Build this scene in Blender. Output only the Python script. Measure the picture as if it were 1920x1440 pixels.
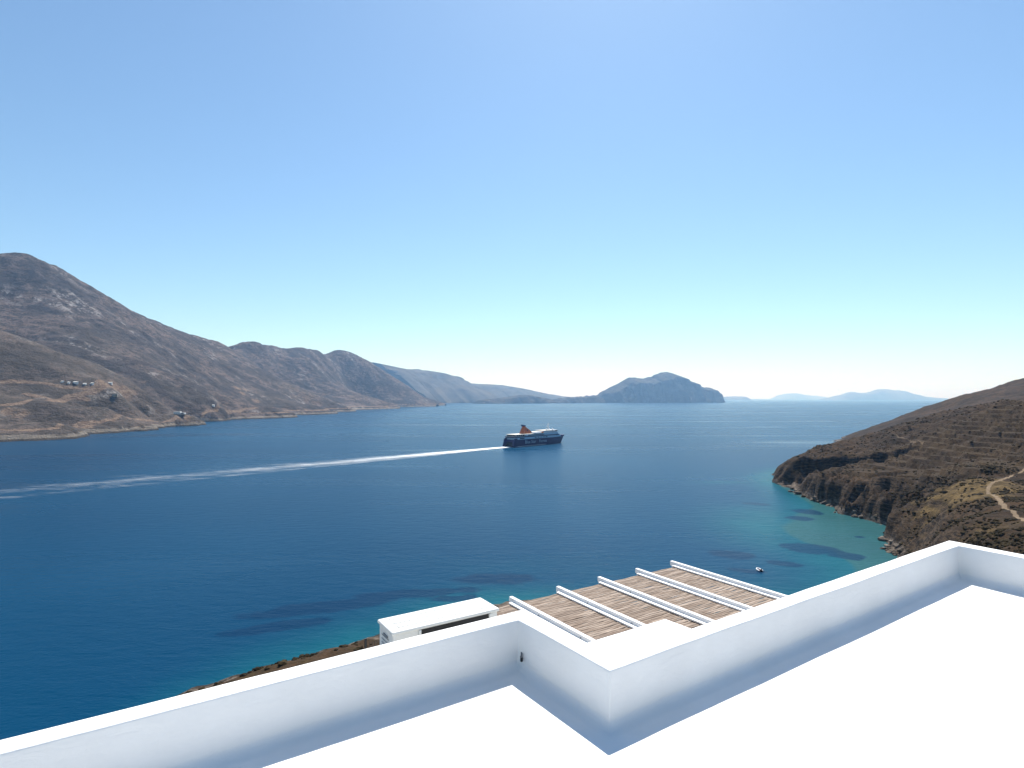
import bpy, bmesh, math, random
import numpy as np
from mathutils import Vector, Matrix

for o in list(bpy.data.objects):
    bpy.data.objects.remove(o)
random.seed(7)
rng = np.random.default_rng(7)
S = bpy.context.scene
COL = S.collection

# ------------------------------------------------------------------ camera
CZ = 68.5            # eye height above the sea, metres
F = 1080.0           # focal length in pixels of the 1920 px wide photograph
EYE = 747.0          # eye level row
cam_d = bpy.data.cameras.new('camera')
cam_d.sensor_width = 36.0
cam_d.lens = 36.0 * F / 1920.0
cam_d.shift_y = (EYE - 720.0) / 1920.0
cam_d.clip_start = 0.05
cam_d.clip_end = 200000.0
cam = bpy.data.objects.new('camera', cam_d)
COL.objects.link(cam)
cam.location = (0, 0, CZ)
cam.rotation_euler = (math.radians(90), 0, 0)
S.camera = cam

# ------------------------------------------------------------------ sky, sun, exposure
SUN_EL, SUN_AZ = math.radians(55.0), math.radians(11.0)     # azimuth clockwise from +Y
world = bpy.data.worlds.new('World')
S.world = world
world.use_nodes = True
wn = world.node_tree.nodes
wl = world.node_tree.links
bg = wn['Background']
sky = wn.new('ShaderNodeTexSky')
sky.sky_type = 'NISHITA'
sky.sun_disc = False
sky.sun_elevation = SUN_EL
sky.sun_rotation = SUN_AZ
sky.altitude = 60
sky.air_density = 1.0
sky.dust_density = 0.36
sky.ozone_density = 0.8
tint = wn.new('ShaderNodeMix')
tint.data_type = 'RGBA'
tint.blend_type = 'MULTIPLY'
tint.inputs[0].default_value = 1.0
tint.inputs[7].default_value = (0.83, 1.0, 1.07, 1)
wl.new(sky.outputs[0], tint.inputs[6])
wl.new(tint.outputs[2], bg.inputs[0])
bg.inputs[1].default_value = 0.081
sun_d = bpy.data.lights.new('sun', 'SUN')
sun_d.energy = 4.4
sun_d.angle = math.radians(0.53)
sun_d.color = (1.0, 0.95, 0.88)
sun = bpy.data.objects.new('sun', sun_d)
COL.objects.link(sun)
sdir = Vector((math.sin(SUN_AZ) * math.cos(SUN_EL), math.cos(SUN_AZ) * math.cos(SUN_EL), math.sin(SUN_EL)))
sun.rotation_euler = (-sdir).to_track_quat('-Z', 'Y').to_euler()
sun.location = (0, 0, 400)
S.view_settings.view_transform = 'Standard'
S.view_settings.look = 'None'
S.view_settings.exposure = 0.75
S.view_settings.gamma = 1.0
S.view_settings.use_curve_mapping = False
S.render.engine = 'CYCLES'
S.cycles.use_denoising = True
S.cycles.max_bounces = 8
S.cycles.diffuse_bounces = 4
S.cycles.volume_bounces = 0


# ------------------------------------------------------------------ helpers
def P(px, py, h):
    """the point h metres below the eye that the photograph shows at pixel px, py"""
    d = py - EYE
    return np.array([(px - 960.0) / d * h, F / d * h, CZ - h])


def D(px, py, y):
    """the point at depth y metres that the photograph shows at pixel px, py"""
    return np.array([(px - 960.0) / F * y, y, CZ - (py - EYE) / F * y])


def Gs(px, py):
    return P(px, py, CZ)


_perm = np.random.default_rng(11).permutation(4096)


def perlin(x, y, seed=0):
    x = np.asarray(x, float)
    y = np.asarray(y, float)
    xi = np.floor(x).astype(np.int64)
    yi = np.floor(y).astype(np.int64)
    xf, yf = x - xi, y - yi
    u = xf ** 3 * (xf * (xf * 6 - 15) + 10)
    v = yf ** 3 * (yf * (yf * 6 - 15) + 10)

    def g(ix, iy, fx, fy):
        h = _perm[(_perm[(ix + seed * 37) & 4095] + iy * 7 + seed * 101) & 4095]
        a = h * (2 * math.pi / 4096.0) * 5.0
        return np.cos(a) * fx + np.sin(a) * fy
    n00 = g(xi, yi, xf, yf)
    n10 = g(xi + 1, yi, xf - 1, yf)
    n01 = g(xi, yi + 1, xf, yf - 1)
    n11 = g(xi + 1, yi + 1, xf - 1, yf - 1)
    return (n00 * (1 - u) + n10 * u) * (1 - v) + (n01 * (1 - u) + n11 * u) * v


def fbm(x, y, octv=5, seed=0, gain=0.5, ridged=False):
    s, a, f = 0.0, 1.0, 1.0
    for k in range(octv):
        n = perlin(x * f + 13.7 * k, y * f - 7.1 * k, seed + k) * 1.5
        if ridged:
            n = 1 - 2 * np.abs(n)
        s = s + a * n
        a *= gain
        f *= 2.03
    return s


def sstep(a, b, x):
    t = np.clip((x - a) / (b - a), 0, 1)
    return t * t * (3 - 2 * t)


def tps_fit(pts, scale, lam=1e-4):
    p = np.array(pts, float)
    xy = p[:, :2] / scale
    n = len(p)
    r2 = ((xy[:, None] - xy[None]) ** 2).sum(-1)
    K = np.where(r2 > 0, r2 * np.log(np.maximum(r2, 1e-12)), 0) + lam * np.eye(n)
    Pm = np.c_[np.ones(n), xy]
    A = np.zeros((n + 3, n + 3))
    A[:n, :n] = K
    A[:n, n:] = Pm
    A[n:, :n] = Pm.T
    w = np.linalg.solve(A, np.r_[p[:, 2], np.zeros(3)])
    return xy, w, scale


def tps_eval(fit, X, Y):
    xy, w, scale = fit
    x = X.ravel() / scale
    y = Y.ravel() / scale
    out = w[-3] + w[-2] * x + w[-1] * y
    for (cx, cy), wi in zip(xy, w[:-3]):
        r2 = (x - cx) ** 2 + (y - cy) ** 2
        out += wi * r2 * np.log(np.maximum(r2, 1e-12))
    return out.reshape(X.shape)


def seg_dist(X, Y, line):
    """distance from points to a polyline"""
    d = np.full(X.shape, 1e9)
    for (x0, y0), (x1, y1) in zip(line[:-1], line[1:]):
        dx, dy = x1 - x0, y1 - y0
        L = dx * dx + dy * dy + 1e-12
        t = np.clip(((X - x0) * dx + (Y - y0) * dy) / L, 0, 1)
        d = np.minimum(d, np.hypot(X - x0 - t * dx, Y - y0 - t * dy))
    return d


def tag(o, label=None, cat=None, group=None, kind=None):
    if label: o['label'] = label
    if cat: o['category'] = cat
    if group: o['group'] = group
    if kind: o['kind'] = kind
    return o


def empty(name, loc, rz=0.0):
    o = bpy.data.objects.new(name, None)
    COL.objects.link(o)
    o.location = loc
    o.rotation_euler = (0, 0, rz)
    o.empty_display_size = 0.2
    return o


def link(name, me, mat=None, parent=None):
    o = bpy.data.objects.new(name, me)
    COL.objects.link(o)
    if mat is not None and not me.materials:
        me.materials.append(mat)
    if parent is not None:
        o.parent = parent
    return o


def mesh_np(name, V, Q, attrs=None, smooth=True):
    """mesh from numpy verts and quads / tris (n, k)"""
    me = bpy.data.meshes.new(name)
    Q = np.asarray(Q, np.int32)
    k = Q.shape[1]
    me.vertices.add(len(V))
    me.vertices.foreach_set('co', np.asarray(V, np.float32).ravel())
    me.loops.add(Q.size)
    me.loops.foreach_set('vertex_index', Q.ravel())
    me.polygons.add(len(Q))
    me.polygons.foreach_set('loop_start', np.arange(0, Q.size, k, dtype=np.int32))
    me.polygons.foreach_set('loop_total', np.full(len(Q), k, np.int32))
    me.polygons.foreach_set('use_smooth', np.full(len(Q), smooth, bool))
    me.update(calc_edges=True)
    me.validate()
    for n, a in (attrs or {}).items():
        at = me.attributes.new(n, 'FLOAT', 'POINT')
        at.data.foreach_set('value', np.asarray(a, np.float32).ravel())
    return me


def grid_quads(nx, ny):
    i = np.arange(nx * ny).reshape(ny, nx)
    return np.stack([i[:-1, :-1], i[:-1, 1:], i[1:, 1:], i[1:, :-1]], -1).reshape(-1, 4)


def grid_mesh(name, X, Y, Z, attrs=None, cull=None):
    ny, nx = X.shape
    V = np.stack([X, Y, Z], -1).reshape(-1, 3)
    Q = grid_quads(nx, ny)
    if cull is not None:
        keep = (V[:, 2][Q].max(1) > cull)
        Q = Q[keep]
        used = np.unique(Q)
        remap = np.full(len(V), -1)
        remap[used] = np.arange(len(used))
        V = V[used]
        Q = remap[Q]
        attrs = {k: np.asarray(a).ravel()[used] for k, a in (attrs or {}).items()}
    return mesh_np(name, V, Q, attrs)


class MB:
    """collects boxes, prisms and tubes into one mesh"""
    def __init__(s):
        s.v, s.f = [], []

    def add(s, V, Fc):
        b = len(s.v)
        s.v += [tuple(p) for p in V]
        s.f += [tuple(b + i for i in f) for f in Fc]
        return s

    def box(s, x0, x1, y0, y1, z0, z1, M=None):
        V = [Vector(p) for p in ((x0, y0, z0), (x1, y0, z0), (x1, y1, z0), (x0, y1, z0), (x0, y0, z1), (x1, y0, z1), (x1, y1, z1), (x0, y1, z1))]
        if M: V = [M @ p for p in V]
        return s.add(V, [(0, 3, 2, 1), (4, 5, 6, 7), (0, 1, 5, 4), (1, 2, 6, 5), (2, 3, 7, 6), (3, 0, 4, 7)])

    def prism(s, poly, axis, a, b):
        """polygon (u, v) extruded along axis from a to b"""
        def mk(u, v, w):
            return {'x': (w, u, v), 'y': (u, w, v), 'z': (u, v, w)}[axis]
        n = len(poly)
        V = [mk(u, v, a) for u, v in poly] + [mk(u, v, b) for u, v in poly]
        Fc = [tuple(range(n))[::-1], tuple(range(n, 2 * n))] + [(i, (i + 1) % n, n + (i + 1) % n, n + i) for i in range(n)]
        return s.add(V, Fc)

    def tube(s, pts, r, n=8, caps=True):
        pts = [Vector(p) for p in pts]
        rs = r if isinstance(r, (list, tuple)) else [r] * len(pts)
        rings = []
        for i, p in enumerate(pts):
            d = (pts[min(i + 1, len(pts) - 1)] - pts[max(i - 1, 0)]).normalized()
            up = Vector((0, 0, 1)) if abs(d.z) < 0.9 else Vector((1, 0, 0))
            a = d.cross(up).normalized()
            b = a.cross(d)
            rings.append([p + (a * math.cos(t) + b * math.sin(t)) * rs[i] for t in [2 * math.pi * k / n for k in range(n)]])
        V = [q for r_ in rings for q in r_]
        Fc = [(i * n + k, i * n + (k + 1) % n, (i + 1) * n + (k + 1) % n, (i + 1) * n + k) for i in range(len(pts) - 1) for k in range(n)]
        if caps:
            Fc += [tuple(range(n))[::-1], tuple(range((len(pts) - 1) * n, len(pts) * n))]
        return s.add(V, Fc)

    def mesh(s, name, smooth=False):
        me = bpy.data.meshes.new(name)
        me.from_pydata(s.v, [], s.f)
        bm = bmesh.new()
        bm.from_mesh(me)
        bmesh.ops.recalc_face_normals(bm, faces=bm.faces)
        bm.to_mesh(me)
        bm.free()
        if smooth:
            for p in me.polygons: p.use_smooth = True
        me.update()
        return me

    def build(s, name, mat, parent=None, bevel=0.0, smooth=False, seg=2):
        o = link(name, s.mesh(name, smooth), mat, parent)
        if bevel:
            m = o.modifiers.new('bevel', 'BEVEL')
            m.width = bevel
            m.segments = seg
            m.limit_method = 'ANGLE'
            m.angle_limit = math.radians(40)
        return o


# ------------------------------------------------------------------ materials
class NT:
    def __init__(s, name):
        s.m = bpy.data.materials.new(name)
        s.m.use_nodes = True
        s.t = s.m.node_tree
        s.b = s.t.nodes['Principled BSDF']
        s.out = s.t.nodes['Material Output']
        s._obj = None

    def n(s, typ, **kw):
        nd = s.t.nodes.new('ShaderNode' + typ)
        for k, v in kw.items():
            setattr(nd, k, v)
        return nd

    def lk(s, a, b):
        s.t.links.new(a, b)

    def set(s, sock, v):
        if hasattr(v, 'is_linked') or isinstance(v, bpy.types.NodeSocket):
            s.lk(v, sock)
        elif isinstance(v, (tuple, list)) and sock.type == 'RGBA' and len(v) == 3:
            sock.default_value = (*v, 1)
        else:
            sock.default_value = v

    def coord(s, scale=(1, 1, 1), kind='Object', rot=(0, 0, 0)):
        tc = s.n('TexCoord')
        mp = s.n('Mapping')
        s.lk(tc.outputs[kind], mp.inputs[0])
        mp.inputs['Scale'].default_value = scale
        mp.inputs['Rotation'].default_value = rot
        return mp.outputs[0]

    def noise(s, vec, scale=1.0, detail=4, rough=0.55, dist=0.0):
        nd = s.n('TexNoise')
        s.lk(vec, nd.inputs['Vector'])
        nd.inputs['Scale'].default_value = scale
        nd.inputs['Detail'].default_value = detail
        nd.inputs['Roughness'].default_value = rough
        nd.inputs['Distortion'].default_value = dist
        return nd.outputs['Fac']

    def attr(s, name):
        a = s.n('Attribute')
        a.attribute_name = name
        return a.outputs['Fac']

    def ramp(s, v, a, b, lo=0.0, hi=1.0):
        r = s.n('MapRange')
        r.interpolation_type = 'SMOOTHSTEP'
        s.set(r.inputs[0], v)
        for i, q in enumerate((a, b, lo, hi)):
            r.inputs[i + 1].default_value = q
        return r.outputs[0]

    def mix(s, f, a, b):
        m = s.n('Mix')
        m.data_type = 'RGBA'
        s.set(m.inputs[0], f)
        s.set(m.inputs[6], a)
        s.set(m.inputs[7], b)
        return m.outputs[2]

    def math(s, op, a, b=None):
        m = s.n('Math', operation=op)
        s.set(m.inputs[0], a)
        if b is not None: s.set(m.inputs[1], b)
        return m.outputs[0]

    def bump(s, h, strength=0.5, dist=0.1, normal=None):
        b = s.n('Bump')
        s.set(b.inputs['Strength'], strength)
        b.inputs['Distance'].default_value = dist
        s.lk(h, b.inputs['Height'])
        if normal is not None: s.lk(normal, b.inputs['Normal'])
        return b.outputs[0]

    def fin(s, col=None, rough=None, normal=None, spec=None, metal=None):
        if col is not None: s.set(s.b.inputs['Base Color'], col)
        if rough is not None: s.set(s.b.inputs['Roughness'], rough)
        if normal is not None: s.lk(normal, s.b.inputs['Normal'])
        if spec is not None: s.b.inputs['Specular IOR Level'].default_value = spec
        if metal is not None: s.b.inputs['Metallic'].default_value = metal
        return s.m


def paint(name, col, rough=0.5, var=0.12, scale=8.0, spec=0.4, metal=0.0):
    t = NT(name)
    v = t.noise(t.coord(), scale, 5, 0.6)
    dark = tuple(c * (1 - var) for c in col)
    return t.fin(t.mix(t.ramp(v, 0.3, 0.7), dark, col), rough, spec=spec, metal=metal)


def mat_plaster():
    t = NT('white_lime_plaster')
    c = t.coord()
    big = t.noise(c, 1.3, 5, 0.6)
    fine = t.noise(c, 55.0, 4, 0.6)
    trowel = t.noise(t.coord((1, 1, 2.2)), 5.0, 4, 0.55, 0.6)
    spots = t.ramp(t.noise(c, 19.0, 3, 0.7), 0.74, 0.80)
    col = t.mix(t.ramp(big, 0.35, 0.7), (0.79, 0.79, 0.78), (0.84, 0.84, 0.83))
    col = t.mix(t.math('MULTIPLY', spots, 0.35), col, (0.42, 0.41, 0.40))
    h = t.math('ADD', t.math('MULTIPLY', fine, 0.12), trowel)
    return t.fin(col, 0.85, t.bump(h, 0.34, 0.02), 0.25)


def mat_sea():
    t = NT('sea_water')
    sh = t.attr('shallow')
    weed = t.attr('weed')
    c = t.coord()
    wob = t.noise(c, 0.02, 4, 0.6)
    deep = t.mix(t.ramp(t.noise(c, 0.0022, 3, 0.5), 0.3, 0.7), (0.0, 0.034, 0.084), (0.0001, 0.046, 0.106))
    teal = t.mix(t.ramp(wob, 0.3, 0.7), (0.0010, 0.066, 0.100), (0.003, 0.086, 0.118))
    shw = t.ramp(t.math('ADD', sh, t.math('MULTIPLY', t.math('SUBTRACT', wob, 0.5), 0.35)), 0.08, 0.95)
    col = t.mix(shw, deep, teal)
    pale = t.ramp(sh, 0.93, 1.0)
    col = t.mix(t.math('MULTIPLY', pale, 0.5), col, (0.04, 0.095, 0.080))
    wd = t.ramp(t.math('ADD', weed, t.math('MULTIPLY', t.math('SUBTRACT', t.noise(c, 0.09, 5, 0.65), 0.5), 0.9)), 0.42, 0.62)
    col = t.mix(t.math('MULTIPLY', wd, 0.75), col, (0.0, 0.020, 0.060))
    # waves
    w1 = t.noise(t.coord((0.10, 0.26, 1), rot=(0, 0, 0.25)), 1.0, 4, 0.6, 0.4)
    w2 = t.noise(t.coord((0.5, 1.1, 1), rot=(0, 0, -0.2)), 1.0, 3, 0.6, 0.3)
    h = t.math('ADD', w1, t.math('MULTIPLY', w2, 0.30))
    # wind lanes and calm slicks lying across the bay
    s1 = t.noise(t.coord((0.0014, 0.009, 1), rot=(0, 0, 0.06)), 1.0, 5, 0.60, 0.8)
    slick = t.ramp(s1, 0.53, 0.74)
    amp = t.math('SUBTRACT', 1.0, t.math('MULTIPLY', slick, 0.75))
    nrm = t.bump(h, t.math('MULTIPLY', amp, 0.50), 0.85)
    rough = t.math('SUBTRACT', 0.28, t.math('MULTIPLY', slick, 0.11))
    t.b.inputs['IOR'].default_value = 1.333
    return t.fin(col, rough, nrm, 0.065)


def mat_mountain():
    t = NT('dry_mountain_slope')
    bare, rock, shore = t.attr('bare'), t.attr('rock'), t.attr('shore')
    c = t.coord()
    big = t.noise(c, 0.0075, 6, 0.66)
    med = t.noise(t.coord((1, 1, 2)), 0.035, 6, 0.68)
    fine = t.noise(t.coord((1, 1, 2)), 0.16, 4, 0.7)
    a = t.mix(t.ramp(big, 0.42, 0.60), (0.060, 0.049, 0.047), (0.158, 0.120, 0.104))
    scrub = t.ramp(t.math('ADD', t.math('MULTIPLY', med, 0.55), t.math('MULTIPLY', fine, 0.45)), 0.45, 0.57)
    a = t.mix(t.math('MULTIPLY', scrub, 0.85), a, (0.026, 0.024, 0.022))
    a = t.mix(t.math('MULTIPLY', t.attr('olive_and_shade'), 0.42), a, (0.125, 0.102, 0.078))
    lime = t.ramp(t.noise(t.coord((1, 1, 0.5)), 0.03, 7, 0.78), 0.50, 0.62)
    a = t.mix(t.math('MULTIPLY', lime, rock), a, (0.34, 0.315, 0.30))
    spk = t.ramp(fine, 0.66, 0.74)
    a = t.mix(t.math('MULTIPLY', spk, 0.45), a, (0.24, 0.21, 0.18))
    earth = t.mix(t.ramp(t.noise(c, 0.12, 4, 0.6), 0.35, 0.65), (0.175, 0.118, 0.084), (0.29, 0.21, 0.150))
    bm_ = t.ramp(t.math('ADD', bare, t.math('MULTIPLY', t.math('SUBTRACT', fine, 0.5), 0.5)), 0.35, 0.62)
    a = t.mix(t.math('MULTIPLY', bm_, 0.9), a, earth)
    sh = t.ramp(t.math('ADD', shore, t.math('MULTIPLY', t.math('SUBTRACT', med, 0.5), 0.8)), 0.42, 0.62)
    a = t.mix(t.math('MULTIPLY', sh, 0.75), a, (0.30, 0.26, 0.215))
    g = t.n('NewGeometry')
    sx = t.n('SeparateXYZ')
    t.lk(g.outputs['Position'], sx.inputs[0])
    waterline_dark = t.ramp(t.math('ADD', sx.outputs[2], t.math('MULTIPLY', fine, 3.0)), 3.6, 6.0, 1.0, 0.0)
    a = t.mix(t.math('MULTIPLY', waterline_dark, 0.85), a, (0.035, 0.030, 0.026))  # darker band just above sea level
    h = t.math('ADD', med, t.math('MULTIPLY', fine, 0.5))
    return t.fin(a, 0.95, t.bump(h, 1.0, 16.0), 0.15)


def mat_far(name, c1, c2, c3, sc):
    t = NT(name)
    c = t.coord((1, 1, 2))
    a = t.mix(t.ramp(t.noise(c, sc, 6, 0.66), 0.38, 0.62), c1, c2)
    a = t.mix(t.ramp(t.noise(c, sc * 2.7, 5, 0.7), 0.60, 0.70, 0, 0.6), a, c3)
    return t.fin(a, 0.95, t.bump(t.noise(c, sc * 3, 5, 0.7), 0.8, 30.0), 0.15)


def mat_headland():
    t = NT('dry_headland_soil_and_schist')
    path, field, shore, terr = t.attr('path'), t.attr('field'), t.attr('shore'), t.attr('terrace')
    c = t.coord()
    big = t.noise(c, 0.022, 5, 0.6)
    med = t.noise(c, 0.22, 6, 0.7)
    fine = t.noise(c, 1.1, 5, 0.72)
    soil = t.mix(t.ramp(big, 0.36, 0.64), (0.033, 0.020, 0.011), (0.064, 0.038, 0.020))
    veg = t.ramp(t.math('ADD', t.math('MULTIPLY', med, 0.6), t.math('MULTIPLY', fine, 0.4)), 0.43, 0.58)
    soil = t.mix(t.math('MULTIPLY', veg, 0.85), soil, (0.016, 0.012, 0.007))
    dry = t.mix(t.ramp(med, 0.4, 0.6), (0.056, 0.038, 0.016), (0.125, 0.084, 0.034))
    soil = t.mix(t.ramp(t.math('ADD', field, t.math('MULTIPLY', t.math('SUBTRACT', med, 0.5), 0.7)), 0.3, 0.7), soil, dry)
    grass = t.mix(t.ramp(fine, 0.4, 0.6), (0.026, 0.017, 0.008), (0.058, 0.037, 0.016))
    soil = t.mix(t.math('MULTIPLY', t.ramp(terr, 0.2, 0.8), t.ramp(big, 0.4, 0.6, 0.25, 0.8)), soil, grass)
    # steep ground is bare schist, with cliff shade put into its dark colour
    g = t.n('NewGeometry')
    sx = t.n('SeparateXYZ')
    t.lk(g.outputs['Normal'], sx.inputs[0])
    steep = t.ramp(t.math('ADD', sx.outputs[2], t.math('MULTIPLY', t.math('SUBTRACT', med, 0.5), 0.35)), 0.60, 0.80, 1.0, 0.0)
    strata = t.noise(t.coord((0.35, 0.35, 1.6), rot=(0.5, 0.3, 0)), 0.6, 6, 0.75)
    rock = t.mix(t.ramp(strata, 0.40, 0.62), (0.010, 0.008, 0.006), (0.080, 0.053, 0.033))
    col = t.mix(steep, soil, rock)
    sh = t.ramp(t.math('ADD', shore, t.math('MULTIPLY', t.math('SUBTRACT', fine, 0.5), 0.7)), 0.45, 0.75)
    rk2 = t.mix(t.ramp(strata, 0.42, 0.6), (0.030, 0.024, 0.020), (0.15, 0.12, 0.095))
    col = t.mix(sh, col, rk2)
    pth = t.ramp(t.math('ADD', path, t.math('MULTIPLY', t.math('SUBTRACT', fine, 0.5), 0.4)), 0.40, 0.62)
    col = t.mix(t.math('MULTIPLY', pth, 0.9), col, (0.215, 0.16, 0.105))
    h = t.math('ADD', t.math('MULTIPLY', med, 1.0), t.math('MULTIPLY', fine, 0.35))
    return t.fin(col, 0.95, t.bump(h, 0.9, 1.1), 0.12)


def mat_foam(name, lo, hi, sc, stretch=(1, 1, 1), rot=(0, 0, 0), br=2.2):
    """white water: a broken film of foam lying on the sea"""
    t = NT(name)
    m = t.attr('foam')
    c = t.coord(stretch, rot=rot)
    n = t.math('ADD', t.math('MULTIPLY', t.noise(c, sc, 6, 0.7, 0.5), 0.65), t.math('MULTIPLY', t.noise(c, sc * 5, 4, 0.7), 0.35))
    f = t.ramp(t.math('ADD', m, t.math('MULTIPLY', t.math('SUBTRACT', n, 0.5), br)), lo, hi)
    tr = t.n('BsdfTransparent')
    mx = t.n('MixShader')
    t.b.inputs['Base Color'].default_value = (0.80, 0.84, 0.86, 1)
    t.b.inputs['Roughness'].default_value = 0.8
    t.lk(f, mx.inputs[0])
    t.lk(tr.outputs[0], mx.inputs[1])
    t.lk(t.b.outputs[0], mx.inputs[2])
    t.lk(mx.outputs[0], t.out.inputs[0])
    return t.m


def mat_slat():
    t = NT('weathered_reed_wood')
    oi = t.n('ObjectInfo')
    tc = t.n('TexCoord')
    add = t.n('VectorMath', operation='ADD')
    t.lk(tc.outputs['Object'], add.inputs[0])
    cmb = t.n('CombineXYZ')
    t.lk(t.math('MULTIPLY', oi.outputs['Random'], 97.0), cmb.inputs[0])
    t.lk(t.math('MULTIPLY', oi.outputs['Random'], 31.0), cmb.inputs[2])
    t.lk(cmb.outputs[0], add.inputs[1])
    mp = t.n('Mapping')
    t.lk(add.outputs[0], mp.inputs[0])
    mp.inputs['Scale'].default_value = (3.2, 55, 55)
    grain = t.noise(mp.outputs[0], 1.0, 6, 0.7, 0.4)
    mp2 = t.n('Mapping')
    t.lk(add.outputs[0], mp2.inputs[0])
    mp2.inputs['Scale'].default_value = (2.2, 9, 9)
    blot = t.noise(mp2.outputs[0], 1.0, 4, 0.6)
    base = t.mix(t.ramp(oi.outputs['Random'], 0, 1), (0.25, 0.197, 0.158), (0.39, 0.315, 0.256))
    col = t.mix(t.ramp(blot, 0.36, 0.62), (0.20, 0.148, 0.112), base)
    col = t.mix(t.ramp(grain, 0.52, 0.72, 0, 0.85), col, (0.55, 0.45, 0.36))
    col = t.mix(t.ramp(grain, 0.46, 0.30, 0, 0.7), col, (0.11, 0.08, 0.06))
    return t.fin(col, 0.85, t.bump(grain, 0.6, 0.006), 0.2)


def mat_rock(name, c1, c2, sc=0.7):
    t = NT(name)
    n = t.noise(t.coord((1, 1, 1.8)), sc, 6, 0.72)
    return t.fin(t.mix(t.ramp(n, 0.38, 0.62), c1, c2), 0.92, t.bump(n, 0.8, 0.35), 0.15)


def mat_scrub():
    t = NT('dry_scrub_leaves')
    v = t.attr('tone')
    n = t.noise(t.coord(), 3.5, 4, 0.7)
    a = t.mix(v, (0.011, 0.009, 0.005), (0.055, 0.040, 0.017))
    a = t.mix(t.ramp(n, 0.45, 0.65, 0, 0.5), a, (0.070, 0.050, 0.025))
    return t.fin(a, 0.95, t.bump(n, 1.0, 0.3), 0.1)


M = {
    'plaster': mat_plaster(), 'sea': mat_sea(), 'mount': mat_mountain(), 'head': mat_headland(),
    'slat': mat_slat(), 'scrub': mat_scrub(),
    'white_wood': paint('white_painted_timber', (0.80, 0.80, 0.79), 0.5, 0.06, 14),
    'ac': paint('cream_white_enamel', (0.78, 0.77, 0.72), 0.35, 0.03, 6),
    'ac_dark': paint('black_plastic_grille', (0.012, 0.012, 0.013), 0.5, 0.2),
    'grey': paint('grey_plastic', (0.20, 0.21, 0.22), 0.5, 0.1),
    'iron': paint('dark_iron_paint', (0.018, 0.020, 0.022), 0.5, 0.25),
    'hull': paint('navy_hull_paint', (0.005, 0.008, 0.075), 0.4, 0.1, 0.3),
    'ship_white': paint('ship_white_paint', (0.72, 0.74, 0.76), 0.45, 0.06, 0.5),
    'ship_pale': paint('pale_blue_ship_paint', (0.40, 0.55, 0.66), 0.45, 0.06, 0.5),
    'ship_deck': paint('cream_deck_paint', (0.66, 0.62, 0.54), 0.7, 0.06, 0.5),
    'ship_glass': paint('dark_ship_glass', (0.012, 0.016, 0.024), 0.15, 0.1, 0.5),
    'funnel': paint('rust_orange_funnel_paint', (0.48, 0.12, 0.03), 0.5, 0.15, 0.3),
    'orange': paint('orange_lifeboat_paint', (0.55, 0.16, 0.03), 0.5, 0.1, 1.0),
    'antifoul': paint('pale_boot_stripe', (0.50, 0.52, 0.55), 0.6, 0.1, 0.5),
    'wake': mat_foam('wake_foam', 0.35, 1.75, 0.07, (0.35, 1, 1), (0, 0, -0.80), 1.7),
    'surf': mat_foam('shore_foam', 0.6, 1.0, 0.5),
    'house_white': paint('whitewash', (0.74, 0.73, 0.70), 0.85, 0.12, 0.4, 0.2),
    'house_stone': mat_rock('dry_stone_house_wall', (0.20, 0.16, 0.12), (0.42, 0.36, 0.28), 1.0),
    'house_dark': paint('dark_window_opening', (0.015, 0.015, 0.018), 0.4, 0.2),
    'boulder': mat_rock('grey_brown_boulder', (0.035, 0.028, 0.022), (0.16, 0.13, 0.10)),
    'pale_boulder': mat_rock('pale_shore_boulder', (0.12, 0.10, 0.08), (0.30, 0.26, 0.215)),
    'wall_stone': mat_rock('terrace_wall_stone', (0.075, 0.058, 0.040), (0.21, 0.165, 0.115), 1.4),
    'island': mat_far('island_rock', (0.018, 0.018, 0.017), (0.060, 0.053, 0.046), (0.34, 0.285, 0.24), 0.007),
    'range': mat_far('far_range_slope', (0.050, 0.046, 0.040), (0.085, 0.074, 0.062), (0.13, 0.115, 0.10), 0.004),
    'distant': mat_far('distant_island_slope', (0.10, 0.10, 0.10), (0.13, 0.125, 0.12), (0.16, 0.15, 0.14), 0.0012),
    'tube_white': paint('white_inflatable_tube', (0.72, 0.73, 0.76), 0.4, 0.08, 3),
    'motor': paint('dark_red_brown_gear', (0.10, 0.030, 0.022), 0.5, 0.15, 3),
}

# ------------------------------------------------------------------ sea
def graded(fine0, fine1, step, lo, hi, grow=1.09):
    a = list(np.arange(fine0, fine1 + step * 0.5, step))
    d, x = step, a[-1]
    while x < hi:
        d *= grow
        x += d
        a.append(x)
    d, x = step, a[0]
    b = []
    while x > lo:
        d *= grow
        x -= d
        b.append(x)
    return np.array(b[::-1] + a)


shore_line = [(-160, 40)] + [tuple(p[:2]) for p in (
    Gs(0, 1440), Gs(250, 1345), Gs(360, 1299), Gs(470, 1262), Gs(590, 1228), Gs(700, 1200), Gs(820, 1168), Gs(945, 1133))] + \
    [(30, 188), (65, 181), (100, 188), (128, 205), (150, 228)] + [tuple(Gs(a, b)[:2]) for a, b in (
        (1678, 1044), (1655, 1031), (1663, 1014), (1677, 1001), (1669, 987), (1652, 983), (1611, 971), (1576, 964), (1564, 952),
        (1525, 938), (1490, 925), (1463, 909))] + [(222, 490), (260, 545), (330, 590), (420, 640)]

gx = graded(-160, 260, 2.5, -65000, 65000)
gy = graded(95, 480, 2.5, -3000, 70000)
GX, GY = np.meshgrid(gx, gy)
dsh = seg_dist(GX, GY, shore_line)
shal = np.exp(-(dsh / 24.0) ** 1.3)
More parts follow.
